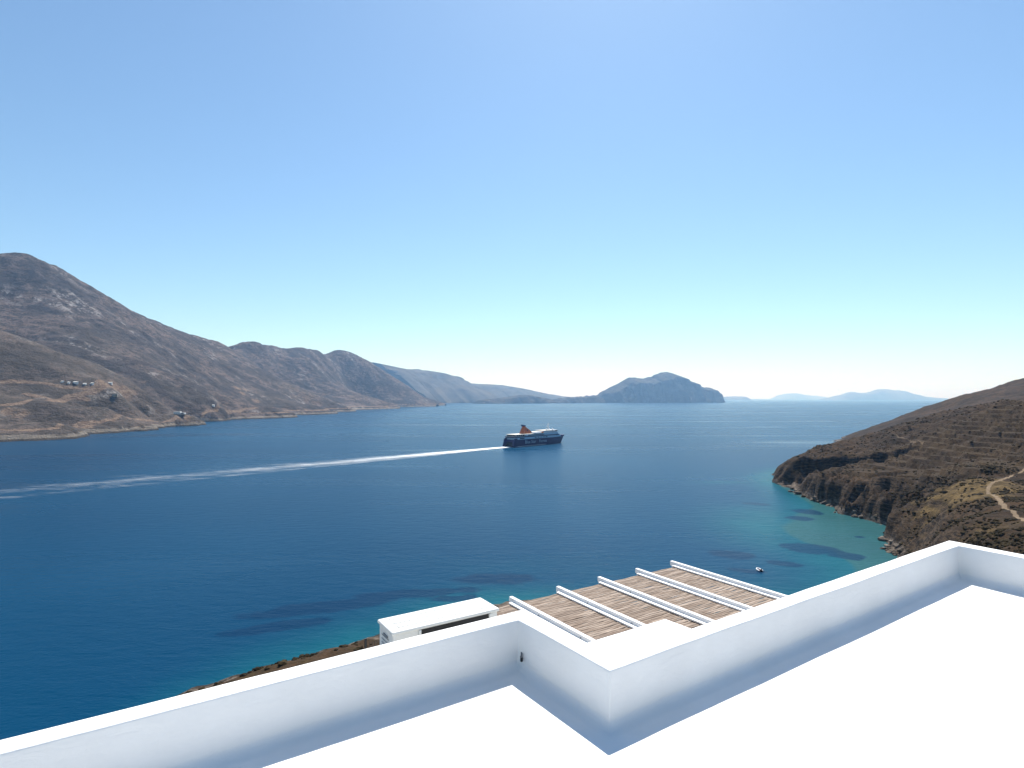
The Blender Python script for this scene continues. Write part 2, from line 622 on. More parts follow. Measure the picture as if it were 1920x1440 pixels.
# the bay on the right and the strip below the house stay shallow further out, the left goes deep at once
bay = np.exp(-(((GX - 160) / 58) ** 2 + ((GY - 300) / 66) ** 2))
shal = np.clip(shal * sstep(-125, -20, GX) + 0.95 * bay, 0, 1)
shal = np.maximum(shal, 0.55 * np.exp(-(((GX - 178) / 34) ** 2 + ((GY - 470) / 14) ** 2)))
shal = np.maximum(shal, 0.28 * np.exp(-(((GX - 40) / 120) ** 2 + ((GY - 225) / 42) ** 2)))
weed = np.zeros_like(GX)
for px, py, rx, ry in ((1372, 1040, 52, 9), (1525, 1029, 62, 11), (1590, 1043, 50, 8), (1470, 1057, 40, 6), (1400, 1070, 40, 5),
                       (1520, 960, 40, 6), (1560, 950, 26, 4), (1500, 972, 30, 5), (1625, 1008, 22, 4), (930, 1086, 85, 12),
                       (780, 1112, 130, 9), (600, 1140, 150, 14), (520, 1175, 120, 12), (860, 1122, 60, 6), (1420, 945, 30, 3)):
    c0 = Gs(px, py)
    wx = abs(Gs(px + rx, py)[0] - c0[0])
    wy = abs(Gs(px, py - ry)[1] - c0[1])
    ang = math.atan2(c0[0], c0[1])
    ux, uy = GX - c0[0], GY - c0[1]
    a_, b_ = ux * math.cos(ang) - uy * math.sin(ang), ux * math.sin(ang) + uy * math.cos(ang)
    weed = np.maximum(weed, np.exp(-((a_ / wx) ** 2 + (b_ / wy) ** 2) * 0.9))
weed *= sstep(4, 14, dsh)
sea = link('sea', grid_mesh('sea', GX, GY, np.zeros_like(GX), {'shallow': shal, 'weed': weed}), M['sea'])
tag(sea, 'deep blue sea of the bay turning turquoise by the shore', 'sea', kind='structure')

# ------------------------------------------------------------------ mountain coast on the far side of the bay
mc = []
for px, py in ((-500, 905), (-250, 862), (0, 829), (100, 815), (190, 807), (270, 799), (340, 793), (430, 788), (505, 785), (520, 780), (600, 774),
               (660, 770), (718, 765), (760, 761), (800, 758)):
    q = Gs(px, py)
    mc += [(q[0], q[1], 0), (q[0] + 150, q[1] + 10, -40)]
for px, py, y in (
        # main summit ridge
        (-260, 500, 2000), (0, 477, 2150), (45, 477, 2160), (80, 490, 2200), (150, 526, 2300), (230, 575, 2500), (320, 615, 2800), (417, 645, 3150),
        # spur towards the water
        (475, 683, 3050), (556, 725, 2980), (621, 756, 2950),
        # near shoulder
        (-200, 575, 1330), (0, 620, 1390), (60, 640, 1390), (120, 666, 1400), (200, 705, 1420), (270, 738, 1480),
        # face of the main slope
        (0, 560, 1960), (100, 600, 1900), (200, 655, 1850), (300, 690, 1900), (380, 700, 2250), (300, 745, 1650), (420, 745, 2120), (480, 735, 2500),
        (0, 600, 1830), (110, 650, 1700), (200, 690, 1640),
        # benches above the shore
        (0, 722, 1230), (0, 765, 1080), (100, 722, 1270), (100, 760, 1130), (200, 722, 1330), (215, 745, 1310), (200, 770, 1220), (330, 777, 1440),
        (0, 805, 960), (100, 795, 1020), (420, 772, 1800), (520, 770, 2120), (600, 764, 2550), (-300, 720, 1000), (-300, 800, 800),
        # second hill
        (450, 643, 3650), (490, 645, 3700), (520, 651, 3950), (560, 655, 4150), (600, 659, 4400), (640, 662, 4700), (655, 660, 4800),
        (480, 668, 3550), (515, 674, 3750), (545, 670, 3880), (570, 668, 3950), (593, 688, 4050), (621, 714, 3980), (658, 733, 3940), (707, 749, 3920),
        (681, 675, 5300), (712, 696, 5200), (731, 712, 5150), (765, 732, 5150), (800, 748, 5500)):
    mc.append(tuple(D(px, py, y)))
for p in ((230, 590, 2750), (150, 545, 2500), (330, 628, 3050), (380, 648, 3350), (417, 656, 3500), (450, 650, 3850), (490, 655, 4000), (520, 663, 4250), (560, 666, 4450), (600, 668, 4600),
          (640, 671, 4950), (681, 684, 5500), (405, 655, 3350), (440, 660, 3400)):
    mc.append(tuple(D(*p)))
# valleys between the spurs and the ground behind the ridges
mc += [(-960, 3480, 14), (-1200, 3480, 70), (-1450, 3500, 170), (-990, 4550, 14), (-1200, 4550, 70), (-1500, 3950, 330),
       (-1180, 1620, 120), (-1420, 1640, 200), (-2900, 2300, 420), (-2900, 3500, 300), (-2600, 4600, 280), (-2300, 5600, 250), (-2900, 1400, 380),
       (-1500, 6300, 160), (-1700, 5000, 330), (-1500, 5500, 300), (-1950, 4400, 320), (-2000, 5200, 270), (-1330, 5900, 240), (-1850, 3700, 380), (-2100, 2700, 430), (-1050, 6300, 20), (-2300, 3000, 420), (-2200, 3900, 350), (-1000, 5900, 10)]
fit_m = tps_fit(mc, 1000.0, 3e-4)
mx = np.arange(-3000, -640, 7.0)
my = np.concatenate([np.arange(560, 2400, 7.0), np.arange(2400, 6500, 13.0)])
MX, MY = np.meshgrid(mx, my)
low = sstep(110, 15, tps_eval(fit_m, MX, MY))
wX = MX + (3 + 23 * low) * fbm(MX / 150, MY / 150, 4, 3) + 11 * low * fbm(MX / 34, MY / 34, 3, 9)
MZ = tps_eval(fit_m, wX, MY)
relief = np.clip(MZ / 160, 0, 1)
rid = fbm(MX / 330, MY / 330, 6, 21, 0.52, True)
gul = fbm((MX + MY * 0.15) / 260, MY / 95, 5, 33, 0.5, True)
rid = rid - rid.mean() - 0.45
gul = gul - gul.mean() - 0.45
g2 = fbm((MX + MY * 0.2) / 120, MY / 62, 5, 35, 0.55, True)
MZ = MZ + relief * (4.5 * rid + 4.0 * gul + 4.2 * (g2 - g2.mean() - 0.4)) + np.clip(MZ / 30, 0, 1) * 1.8 * fbm(MX / 45, MY / 45, 4, 41)
MZ = MZ + 7.0 * sstep(0.0, 5.0, MZ) - 2
summit = D(20, 477, 2150)


def heights(X0, Y0, Zg):
    xs, ys = X0[0], Y0[:, 0]

    def h(x, y):
        i = np.clip(np.searchsorted(xs, x) - 1, 0, len(xs) - 2)
        j = np.clip(np.searchsorted(ys, y) - 1, 0, len(ys) - 2)
        tx = np.clip((x - xs[i]) / (xs[i + 1] - xs[i]), 0, 1)
        ty = np.clip((y - ys[j]) / (ys[j + 1] - ys[j]), 0, 1)
        return (Zg[j, i] * (1 - tx) + Zg[j, i + 1] * tx) * (1 - ty) + (Zg[j + 1, i] * (1 - tx) + Zg[j + 1, i + 1] * tx) * ty
    return h


def strike(h, px, py, y0, y1, n=4000):
    """where the line of sight through a pixel meets a terrain"""
    ys = np.linspace(y0, y1, n)
    xs = (px - 960.0) / F * ys
    zs = CZ - (py - EYE) / F * ys
    under = h(xs, ys) > zs
    k = int(np.argmax(under)) if under.any() else n - 1
    return np.array([xs[k], ys[k], h(xs[k], ys[k])])


hm = heights(MX, MY, MZ)
bare = np.zeros_like(MX)
roads = [  # (pixels, half width in metres)
    ([(0, 760), (40, 756), (95, 752), (130, 744), (175, 736), (215, 729), (235, 728)], 7),
    ([(-40, 715), (0, 716), (45, 716), (80, 718), (115, 725), (160, 728), (180, 724), (215, 722)], 6),
    ([(0, 806), (60, 808), (110, 802), (140, 797), (170, 792), (200, 789), (250, 785), (330, 782), (380, 776), (430, 771), (470, 766), (482, 764)], 4.5),
    ([(90, 747), (60, 741), (45, 738)], 6),
    ([(140, 744), (165, 751)], 6)]
for pix, w in roads:
    pl = [strike(hm, a, b, 700, 6000) for a, b in pix]
    dd = seg_dist(MX, MY, [(q[0], q[1]) for q in pl])
    bare = np.maximum(bare, np.clip(1.15 - dd / w * 0.7, 0, 1))
for px, py, r in ((235, 738, 24), (250, 736, 14), (12, 771, 16), (40, 778, 16), (195, 720, 22), (165, 799, 18), (150, 803, 14), (445, 727, 26), (462, 731, 22),
                  (480, 752, 26), (455, 738, 18), (345, 782, 24), (215, 722, 20)):
    q = strike(hm, px, py, 700, 6000)
    bare = np.maximum(bare, 0.62 * np.exp(-((MX - q[0]) ** 2 + (MY - q[1]) ** 2 * 0.45) / r ** 2))
bare = np.maximum(bare, 0.85 * np.exp(-((MZ - 19 - 3 * fbm(MX / 300, MY / 300, 2, 77)) / 2.6) ** 2) * sstep(1700, 2000, MY))     # coast road
dx = np.gradient(MZ, axis=1) / np.gradient(MX, axis=1)
dy = np.gradient(MZ, axis=0) / np.gradient(MY, axis=0)
slope = np.hypot(dx, dy)
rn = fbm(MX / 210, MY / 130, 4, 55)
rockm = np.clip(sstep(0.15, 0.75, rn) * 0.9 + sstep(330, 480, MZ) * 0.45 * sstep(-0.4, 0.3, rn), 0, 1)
olive_and_shade = sstep(1620, 1480, MY) * sstep(-1400, -1250, MX) * 0.8 + 0.55 * sstep(-0.2, 0.7, fbm(MX / 300 + 7, MY / 300, 4, 57)) * sstep(3350, 2950, MY) * sstep(420, 250, MZ)  # lighter ground cover; stops short of the second hill to paint its shade
shore = sstep(15, 5, MZ) * 0.9
mount = link('mountain', grid_mesh('mountain', MX, MY, MZ, {'bare': bare, 'rock': rockm, 'shore': shore, 'olive_and_shade': np.clip(olive_and_shade, 0, 1)}, cull=-4), M['mount'])
tag(mount, 'bare brown mountain slope with dirt roads across the bay', 'mountain', kind='structure')


# ------------------------------------------------------------------ far range and islands: ridge lines with real depth
def ridge_land(name, pts, width, mat, label, cat, ns=260, nt=61, rough=0.28, seed=1, kfoot=1.6, cell=600.0, far=1.0, crest=0.006):
    """pts: (px, py, depth) along the crest"""
    W = np.array([D(a, b, c * far) for a, b, c in pts])
    L = np.r_[0, np.cumsum(np.hypot(np.diff(W[:, 0]), np.diff(W[:, 1])))]
    s = np.linspace(0, L[-1], ns)
    cx, cy, cz = (np.interp(s, L, W[:, i]) for i in range(3))
    cz = np.maximum(cz, 0) + cell * crest * fbm(s / (cell * 0.25), s * 0, 4, seed + 5) * np.clip(cz / 80, 0, 1)
    tx, ty = np.gradient(cx), np.gradient(cy)
    ln = np.hypot(tx, ty)
    nx_, ny_ = ty / ln, -tx / ln
    flip = np.where(ny_ > 0, -1, 1)
    nx_, ny_ = nx_ * flip, ny_ * flip                   # towards the viewer
    t = np.linspace(-1, 1, nt)
    T, Sg = np.meshgrid(t, np.arange(ns))
    wd = np.maximum(width, cz * kfoot)[:, None]
    wd = wd * (0.12 + 0.88 * sstep(0, 0.05, 1 - s / L[-1]) * sstep(0, 0.05, s / L[-1]))[:, None]
    wob = 1 + 0.35 * fbm(s / cell, s * 0 + 3.3, 4, seed)[:, None]
    X = cx[:, None] + nx_[:, None] * T * wd * wob
    Y = cy[:, None] + ny_[:, None] * T * wd * wob
    prof = np.clip(1 - np.abs(T), 0, 1) ** 0.85
    sw = sstep(0, 0.35, np.abs(T)) * sstep(0.0, 0.12, 1 - np.abs(T))
    n = fbm(X / cell, Y / cell, 6, seed + 9, 0.55, True)
    Z = cz[:, None] * prof * (1 + rough * n * sw) + np.where(np.abs(T) > 0.985, -25, 0)
    Z = np.minimum(Z, cz[:, None] * (1 - 0.35 * np.abs(T)))
    o = link(name, grid_mesh(name, X, Y, Z), mat)
    return tag(o, label, cat, kind='structure')


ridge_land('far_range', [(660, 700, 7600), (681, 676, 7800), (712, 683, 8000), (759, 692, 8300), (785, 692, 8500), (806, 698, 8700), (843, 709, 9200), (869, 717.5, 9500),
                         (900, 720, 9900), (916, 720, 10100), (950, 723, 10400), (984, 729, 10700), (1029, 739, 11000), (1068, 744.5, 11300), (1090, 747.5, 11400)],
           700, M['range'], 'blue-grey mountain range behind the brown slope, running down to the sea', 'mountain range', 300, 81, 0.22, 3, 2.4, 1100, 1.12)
ridge_land('island', [(884, 757, 7450), (890, 753.5, 7480), (897, 751, 7500), (944, 745, 7750), (965, 742, 7900), (986, 740, 8000), (1001, 742, 8080), (1029, 748.5, 8250), (1057, 746, 8420), (1090, 743, 8600), (1121, 741, 8820),
                      (1141, 730, 8950), (1166, 716, 9100), (1178, 707.5, 9150), (1192, 708.5, 9200), (1206, 709.5, 9250), (1223, 705, 9300), (1237, 698.5, 9330), (1251, 697, 9370),
                      (1265, 702, 9420), (1279, 710, 9480), (1288, 711.5, 9520), (1304, 724, 9620), (1316, 726.5, 9700), (1327, 726, 9800), (1340, 731, 9900), (1350, 736, 9960), (1355, 743, 10000), (1357, 753.5, 10020)],
           170, M['island'], 'rocky humped island with a low tail beyond the ferry', 'island', 420, 121, 0.65, 5, 1.25, 300, 1.0, 0.045)
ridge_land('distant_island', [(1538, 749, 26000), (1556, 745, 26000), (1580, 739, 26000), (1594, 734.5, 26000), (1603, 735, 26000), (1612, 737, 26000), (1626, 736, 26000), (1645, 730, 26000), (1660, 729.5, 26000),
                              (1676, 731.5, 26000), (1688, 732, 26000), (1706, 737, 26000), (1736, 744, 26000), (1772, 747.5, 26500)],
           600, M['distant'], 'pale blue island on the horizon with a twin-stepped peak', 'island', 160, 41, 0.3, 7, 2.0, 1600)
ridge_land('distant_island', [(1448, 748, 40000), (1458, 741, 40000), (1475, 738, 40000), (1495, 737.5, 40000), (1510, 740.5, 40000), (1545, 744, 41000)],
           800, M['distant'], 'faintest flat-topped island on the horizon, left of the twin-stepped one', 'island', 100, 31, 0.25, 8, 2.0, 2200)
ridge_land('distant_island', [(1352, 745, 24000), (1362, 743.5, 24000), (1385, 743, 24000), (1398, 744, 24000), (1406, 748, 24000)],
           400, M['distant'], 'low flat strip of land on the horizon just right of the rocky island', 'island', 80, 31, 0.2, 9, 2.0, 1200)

# ------------------------------------------------------------------ headland and the hillside under the house
hc = []
for px, py, y in (
        (1920, 1035, 135), (1920, 972, 185), (1920, 930, 230), (1920, 900, 270), (1920, 860, 320), (1920, 800, 400), (1920, 753, 450),
        (1800, 1018, 165), (1800, 980, 200), (1800, 940, 240), (1800, 915, 280), (1800, 880, 330), (1800, 830, 400), (1800, 779, 465),
        (1705, 1030, 238), (1715, 1000, 258), (1760, 1010, 205), (1700, 973, 285), (1700, 955, 305), (1700, 920, 342), (1700, 880, 390), (1700, 840, 440), (1697, 801, 490),
        (1620, 935, 345), (1620, 900, 382), (1620, 870, 425), (1620, 845, 468), (1620, 826, 490),
        (1660, 930, 330), (1660, 905, 365), (1560, 915, 385), (1560, 897, 432), (1560, 860, 462), (1560, 837, 482),
        (1500, 895, 446), (1500, 860, 470), (1470, 893, 455), (1475, 874, 468),
        (2050, 1060, 110), (2050, 930, 220), (2100, 760, 430), (2050, 850, 320), (2300, 900, 220), (2300, 760, 380)):
    hc.append(tuple(D(px, py, y)))
hc += [(x, y, 0.0) for x, y in shore_line]
hc += [(0, 8, 60), (-40, 8, 50), (-30, 30, 44), (-50, 40, 32), (40, 8, 60), (0, -40, 75), (-120, -20, 60), (60, 40, 45), (0, 60, 36), (-30, 60, 30), (-60, 60, 22), (-30, 110, 16), (10, 110, 22), (10, 150, 10),
       (60, 110, 27), (100, 110, 32), (60, 150, 9), (105, 158, 12), (105, 215, -8), (125, 232, -8), (60, 205, -10), (-95, 50, 14), (150, 120, 37), (90, 60, 44), (120, 20, 56), (-60, 100, 12), (-78, 85, 10), (-95, 140, -14), (-120, 110, -14), (-140, 80, -10),
       (-90, 200, -25), (0, 250, -22), (60, 270, -18), (120, 300, -14), (150, 360, -18), (150, 440, -25), (170, 520, -25), (200, 580, -25), (300, 640, -20),
       (300, 545, 14), (360, 560, 28), (430, 560, 45), (440, 480, 62), (-170, 130, -25)]
fit_h = tps_fit(hc, 200.0, 5e-5)
hx = np.arange(-150, 420, 1.3)
hy = np.concatenate([np.arange(-20, 90, 3.0), np.arange(90, 640, 1.3)])
HX, HY = np.meshgrid(hx, hy)
wX = HX + 3.5 * fbm(HX / 30, HY / 30, 4, 61) + 1.6 * fbm(HX / 7, HY / 7, 3, 66)
wY = HY + 3.5 * fbm(HX / 30 + 50, HY / 30, 4, 71) + 1.6 * fbm(HX / 7 + 9, HY / 7, 3, 76)
HZ = tps_eval(fit_h, wX, wY)
land = np.clip(HZ / 6, 0, 1)
headm = sstep(230, 300, HY)
HZ = HZ + land * (0.9 * fbm(HX / 18, HY / 18, 5, 81) + headm * 1.6 * fbm(HX / 26, HY / 26, 5, 91, 0.55, True))
# sea cliffs: the shore rises at once along the headland
cliff = (1 - 0.85 * sstep(395, 440, HY)) * sstep(0, 40, HX - 120) * sstep(250, 300, HY) * sstep(120, 60, seg_dist(HX, HY, shore_line))
gorge = 0.62 + 0.55 * fbm(HX / 34, HY / 34, 3, 95)
HZ = HZ + cliff * np.clip(gorge, 0, 1) * 10.0 * sstep(0.6, 4.5, HZ) * sstep(60, 20, seg_dist(HX, HY, shore_line))
# rock faces cut into the slope below the crest and above the cove
for pl, depth, reach in (([(1470, 884, 457), (1500, 872, 460), (1540, 862, 462), (1590, 858, 458), (1640, 862, 448)], 10.5, 26.0),
                         ([(1655, 905, 372), (1620, 922, 360), (1588, 935, 356)], 6.0, 16.0),
                         ([(1585, 938, 352), (1625, 928, 346), (1668, 936, 328)], 8.0, 18.0)):
    W_ = [D(*q)[:2] for q in pl]
    dl = seg_dist(HX, HY, W_)
    if W_[0][0] > W_[-1][0]: W_ = W_[::-1]
    best = np.full(HX.shape, 1e9)
    side = np.zeros(HX.shape)
    for a, b in zip(W_[:-1], W_[1:]):
        dd = seg_dist(HX, HY, [a, b])
        cr = ((b[0] - a[0]) * (HY - a[1]) - (b[1] - a[1]) * (HX - a[0])) / np.linalg.norm(b - a)
        side = np.where(dd < best - 1e-6, -np.sign(cr) * np.minimum(np.abs(cr), dd), side)
        best = np.minimum(best, dd)
    front = sstep(0.0, 3.0, side + 2.2 * fbm(HX / 9, HY / 9, 3, 98))
    HZ = HZ - front * depth * np.clip(0.85 + 0.8 * fbm(HX / 15, HY / 15, 3, 97), 0.3, 1.5) * np.exp(-(dl / reach) ** 1.6) * np.clip((HZ - 0.5) / 9, 0, 1)
rk = cliff * sstep(0.0, 4, HZ) * sstep(24, 10, HZ)
HZ = HZ + rk * (2.4 * fbm(HX / 9, HY / 9, 4, 101, 0.6, True) + 1.2 * fbm(HX / 3.2, HY / 3.2, 3, 105, 0.6, True))
# field terraces
ter = sstep(205, 235, HX) * sstep(270, 300, HY) * sstep(470, 430, HY) * sstep(14, 20, HZ)
stp = 3.0
zz = HZ / stp + 0.25 * fbm(HX / 60, HY / 60, 3, 111)
fr = zz - np.floor(zz)
HZ = HZ + ter * stp * (sstep(0.78, 1.0, fr) - fr) * 1.0
hh = heights(HX, HY, HZ)
track = [strike(hh, a, b, 120, 480) for a, b in ((1990, 850), (1920, 880), (1880, 898), (1856, 910), (1852, 922), (1870, 934), (1882, 948), (1920, 974), (1960, 1000))]
track2 = [strike(hh, a, b, 200, 500) for a, b in ((1681, 815), (1690, 821), (1706, 826), (1730, 832))]
pathm = np.maximum(np.clip(1.3 - seg_dist(HX, HY, [(q[0], q[1]) for q in track]) / 1.0, 0, 0.75),
                   np.clip(1.1 - seg_dist(HX, HY, [(q[0], q[1]) for q in track2]) / 1.5, 0, 0.5))
fieldm = np.zeros_like(HX)
for px, py, r in ((1830, 915, 22), (1790, 928, 20), (1765, 935, 14), (1840, 930, 12), (1760, 980, 18), (1860, 990, 20)):
    q = strike(hh, px, py, 120, 480)
    fieldm = np.maximum(fieldm, np.exp(-((HX - q[0]) ** 2 + (HY - q[1]) ** 2) / r ** 2) * (0.95 if py < 950 else 0.45))
fieldm = np.maximum(fieldm, 0.35 * sstep(60, 20, HX) * sstep(230, 180, HY))
beach = Gs(1674, 994)
bm_ = np.exp(-((HX - beach[0] - 4) ** 2 + (HY - beach[1]) ** 2) / 9.0 ** 2)
HZ = HZ - bm_ * np.clip(HZ - 0.9, 0, None) * 0.9
shm = np.clip(sstep(5.5, 1.5, HZ) + bm_, 0, 1)
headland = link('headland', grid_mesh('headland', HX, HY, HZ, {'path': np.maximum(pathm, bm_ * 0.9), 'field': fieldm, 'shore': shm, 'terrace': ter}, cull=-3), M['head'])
tag(headland, 'dry brown headland with terraces and dark sea cliffs on the right', 'headland', kind='structure')

# hill behind the headland
bc = [tuple(D(*p)) for p in ((1690, 801, 820), (1700, 796, 830), (1724, 777, 860), (1754, 760, 900), (1783, 748, 900), (1826, 740, 900), (1870, 726, 900), (1920, 713, 900), (2100, 670, 900),
                             (1724, 795, 760), (1760, 785, 760), (1820, 770, 720), (1900, 755, 700), (2050, 740, 700))]
bc += [(470, 800, 0), (480, 700, 0), (540, 950, 0), (420, 650, 5), (600, 1050, -5), (800, 1150, -5), (1100, 1200, 0), (430, 800, -25), (450, 960, -25), (560, 620, 30), (700, 600, 50), (900, 700, 90)]
fit_b = tps_fit(bc, 300.0, 1e-4)
BX, BY = np.meshgrid(np.arange(400, 1150, 4.0), np.arange(560, 1200, 4.0))
BZ = tps_eval(fit_b, BX + 8 * fbm(BX / 60, BY / 60, 4, 121), BY)
BZ = BZ + np.clip(BZ / 15, 0, 1) * (1.3 * fbm(BX / 50, BY / 50, 5, 131, 0.55, True))
zb = np.zeros_like(BX)
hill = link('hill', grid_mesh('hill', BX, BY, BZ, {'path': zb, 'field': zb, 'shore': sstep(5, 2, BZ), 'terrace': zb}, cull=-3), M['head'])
tag(hill, 'dark scrubby hill rising behind the terraced headland', 'hill', kind='structure')


# boulders along the waterline of the headland
def rock_mesh(seed, sub=2):
    bm = bmesh.new()
    bmesh.ops.create_icosphere(bm, subdivisions=sub, radius=1.0)
    r = np.random.default_rng(seed)
    planes = [Vector(r.normal(size=3)).normalized() for _ in range(9)]
    offs = [0.62 + 0.3 * r.random() for _ in range(9)]
    for v in bm.verts:
        for p, q in zip(planes, offs):
            d = v.co.dot(p)
            if d > q: v.co -= p * (d - q)
        v.co *= 1 + 0.06 * r.normal()
    me = bpy.data.meshes.new('rock')
    bm.to_mesh(me)
    bm.free()
    return me


rocks_a = [rock_mesh(k) for k in range(6)]
rocks_b = [me.copy() for me in rocks_a]
for me in rocks_a: me.materials.append(M['boulder'])
for me in rocks_b: me.materials.append(M['pale_boulder'])
line = [tuple(Gs(a, b)[:2]) for a, b in ((1678, 1044), (1655, 1031), (1663, 1014), (1677, 1001), (1669, 987), (1652, 983), (1611, 971), (1576, 964), (1564, 952), (1525, 938), (1488, 925), (1458, 910), (1446, 909))]
seglen = [math.dist(a, b) for a, b in zip(line[:-1], line[1:])]
for k in range(230):
    u = random.random() * sum(seglen)
    i = 0
    while u > seglen[i]:
        u -= seglen[i]
        i += 1
    (x0, y0), (x1, y1) = line[i], line[i + 1]
    f = u / seglen[i]
    x = x0 + (x1 - x0) * f + random.gauss(1.5, 2.6)
    y = y0 + (y1 - y0) * f + random.gauss(0.5, 2.6)
    z = float(hh(x, y))
    if z < -1.2 or z > 3.2: continue
    s = min(2.2, 0.4 + random.expovariate(1.6))
    if math.hypot(x - beach[0] - 3, y - beach[1]) < 7: s *= 0.5
    o = link('rock', random.choice(rocks_b if s < 1.3 and random.random() < 0.35 else rocks_a), None, headland)
    o.location = (x, y, max(z, -0.2) + s * 0.15)
    o.scale = (s * random.uniform(0.8, 1.5), s * random.uniform(0.8, 1.3), s * random.uniform(0.5, 0.9))
    o.rotation_euler = (random.uniform(-.4, .4), random.uniform(-.4, .4), random.uniform(0, 6.28))


# scrub covering the slopes: thousands of low bushes, one mass
def scrub_mesh():
    bases = []
    for k in range(7):
        bm = bmesh.new()
        bmesh.ops.create_icosphere(bm, subdivisions=2 if k < 4 else 1, radius=1.0)
        r = np.random.default_rng(500 + k)
        for v in bm.verts:
            v.co *= 0.72 + 0.5 * r.random()
            v.co.z = max(v.co.z, -0.35)
        bm.verts.index_update()
        V = np.array([v.co[:] for v in bm.verts])
        T = np.array([[v.index for v in f.verts] for f in bm.faces])
        bases.append((V, T))
        bm.free()
    VV, TT, AA = [], [], []
    off = 0
    n = 0
    dens = fbm(HX / 14, HY / 14, 4, 201)
    hd = heights(HX, HY, dens)
    sl = heights(HX, HY, np.hypot(np.gradient(HZ, axis=1) / 1.3, np.gradient(HZ, axis=0) / np.gradient(HY, axis=0)))
    pm = heights(HX, HY, pathm)
    fm = heights(HX, HY, np.maximum(fieldm, 0.75 * ter))
    cand = np.r_[np.c_[rng.uniform(-120, 400, 60000), rng.uniform(90, 520, 60000)], np.c_[rng.uniform(90, 300, 42000), rng.uniform(110, 320, 42000)]]
    zc = hh(cand[:, 0], cand[:, 1])
    ok = (zc > 3.0) & (hd(cand[:, 0], cand[:, 1]) > rng.uniform(-0.5, 0.6, len(cand))) & (sl(cand[:, 0], cand[:, 1]) < 1.1) & (pm(cand[:, 0], cand[:, 1]) < 0.1)
    ok &= (fm(cand[:, 0], cand[:, 1]) < rng.uniform(0.1, 1.0, len(cand)))
    ok &= np.abs(cand[:, 0]) < cand[:, 1] * 0.98
    cand, zc = cand[ok], zc[ok]
    for (x, y), z in zip(cand, zc):
        d = math.hypot(x, y)
        V, T = bases[rng.integers(0, 4) if d < 215 else rng.integers(4, 7)]
        s = 0.28 + rng.exponential(0.24)
        s = min(s, 1.1)
        a = rng.uniform(0, 6.28)
        c_, s_ = math.cos(a), math.sin(a)
        W = np.c_[(V[:, 0] * c_ - V[:, 1] * s_) * s * rng.uniform(0.8, 1.4), (V[:, 0] * s_ + V[:, 1] * c_) * s, V[:, 2] * s * 0.7]
        VV.append(W + (x, y, z + 0.05))
        TT.append(T + off)
        AA.append(np.full(len(V), rng.beta(1.3, 2.2)))
        off += len(V)
        n += 1
    return mesh_np('scrub', np.concatenate(VV), np.concatenate(TT), {'tone': np.concatenate(AA)}, smooth=False)


scrub = link('scrub', scrub_mesh(), M['scrub'])
tag(scrub, 'low dry scrub dotted over the headland and hillside', 'scrub', kind='stuff')

# white water along the rocks
sl2 = line[::-1]
pts = []
for (x0, y0), (x1, y1) in zip(sl2[:-1], sl2[1:]):
    m = max(2, int(math.dist((x0, y0), (x1, y1)) / 1.0))
    pts += [(x0 + (x1 - x0) * k / m, y0 + (y1 - y0) * k / m) for k in range(m)]
pts = np.array(pts)
tg = np.gradient(pts, axis=0)
tg /= np.linalg.norm(tg, axis=1)[:, None]
nr = np.c_[tg[:, 1], -tg[:, 0]]
off = np.linspace(-4.5, 4.5, 13)
FX = pts[:, 0][:, None] + nr[:, 0][:, None] * off
FY = pts[:, 1][:, None] + nr[:, 1][:, None] * off
hz = hh(FX, FY)
fo = np.exp(-((hz + 0.4) / 0.9) ** 2) * (0.42 + 0.35 * fbm(FX / 11, FY / 11, 3, 303))
fo *= sstep(4.5, 3.0, np.abs(np.broadcast_to(off, FX.shape)))
foam = link('shore_foam', grid_mesh('shore_foam', FX, FY, np.full(FX.shape, 0.06), {'foam': fo}), M['surf'])
tag(foam, 'thin broken white surf along the headland rocks', 'surf', kind='stuff')

# ------------------------------------------------------------------ house: roof, parapet, block
HT, HF = 1.65, 2.015                      # parapet top and roof floor below the eye
I1, I2, I3, I4 = (P(*p, HT)[:2] for p in ((972.5, 1162), (1143, 1257), (1798, 1023), (1920, 1047)))
O1, OA, OB, OC, O3, O4 = (P(*p, HT)[:2] for p in ((981.5, 1142), (1101, 1204), (1247, 1160), (1296, 1178), (1779, 1013), (1920, 1040)))
IL0, OL0 = P(0, 1413.5, HT)[:2], P(0, 1386, HT)[:2]


def ext(a, b, d):
    v = (a - b) / np.linalg.norm(a - b)
    return a + v * d


IL, OL = ext(IL0, I1, 4.0), ext(OL0, O1, 4.0)
IR, OR = ext(I4, I3, 4.0), ext(O4, O3, 4.0)
OD_ = None


def subdiv(path, step=0.14):
    out = []
    for a, b in zip(path[:-1], path[1:]):
        m = max(1, int(round(np.linalg.norm(b - a) / step)))
        out += [a + (b - a) * k / m for k in range(m)]
    out.append(path[-1])
    return np.array(out)


def wobble(path, amp, seed):
    p = path.copy()
    p[:, 0] += amp * fbm(path[:, 0] * 1.1 + 5, path[:, 1] * 1.1, 3, seed)
    p[:, 1] += amp * fbm(path[:, 0] * 1.1 + 35, path[:, 1] * 1.1, 3, seed + 1)
    return p


def offset_in(path, d):
    """mitre offset of the inner path towards the roof"""
    path = np.asarray(path)
    sg = np.diff(path, axis=0)
    sg /= np.linalg.norm(sg, axis=1)[:, None]
    nm = np.c_[sg[:, 1], -sg[:, 0]]
    out = []
    for i, p in enumerate(path):
        if i == 0: n_ = nm[0]
        elif i == len(path) - 1: n_ = nm[-1]
        else:
            n_ = nm[i - 1] + nm[i]
            n_ = n_ / (n_ @ nm[i])
        out.append(p + n_ * d)
    return np.array(out)


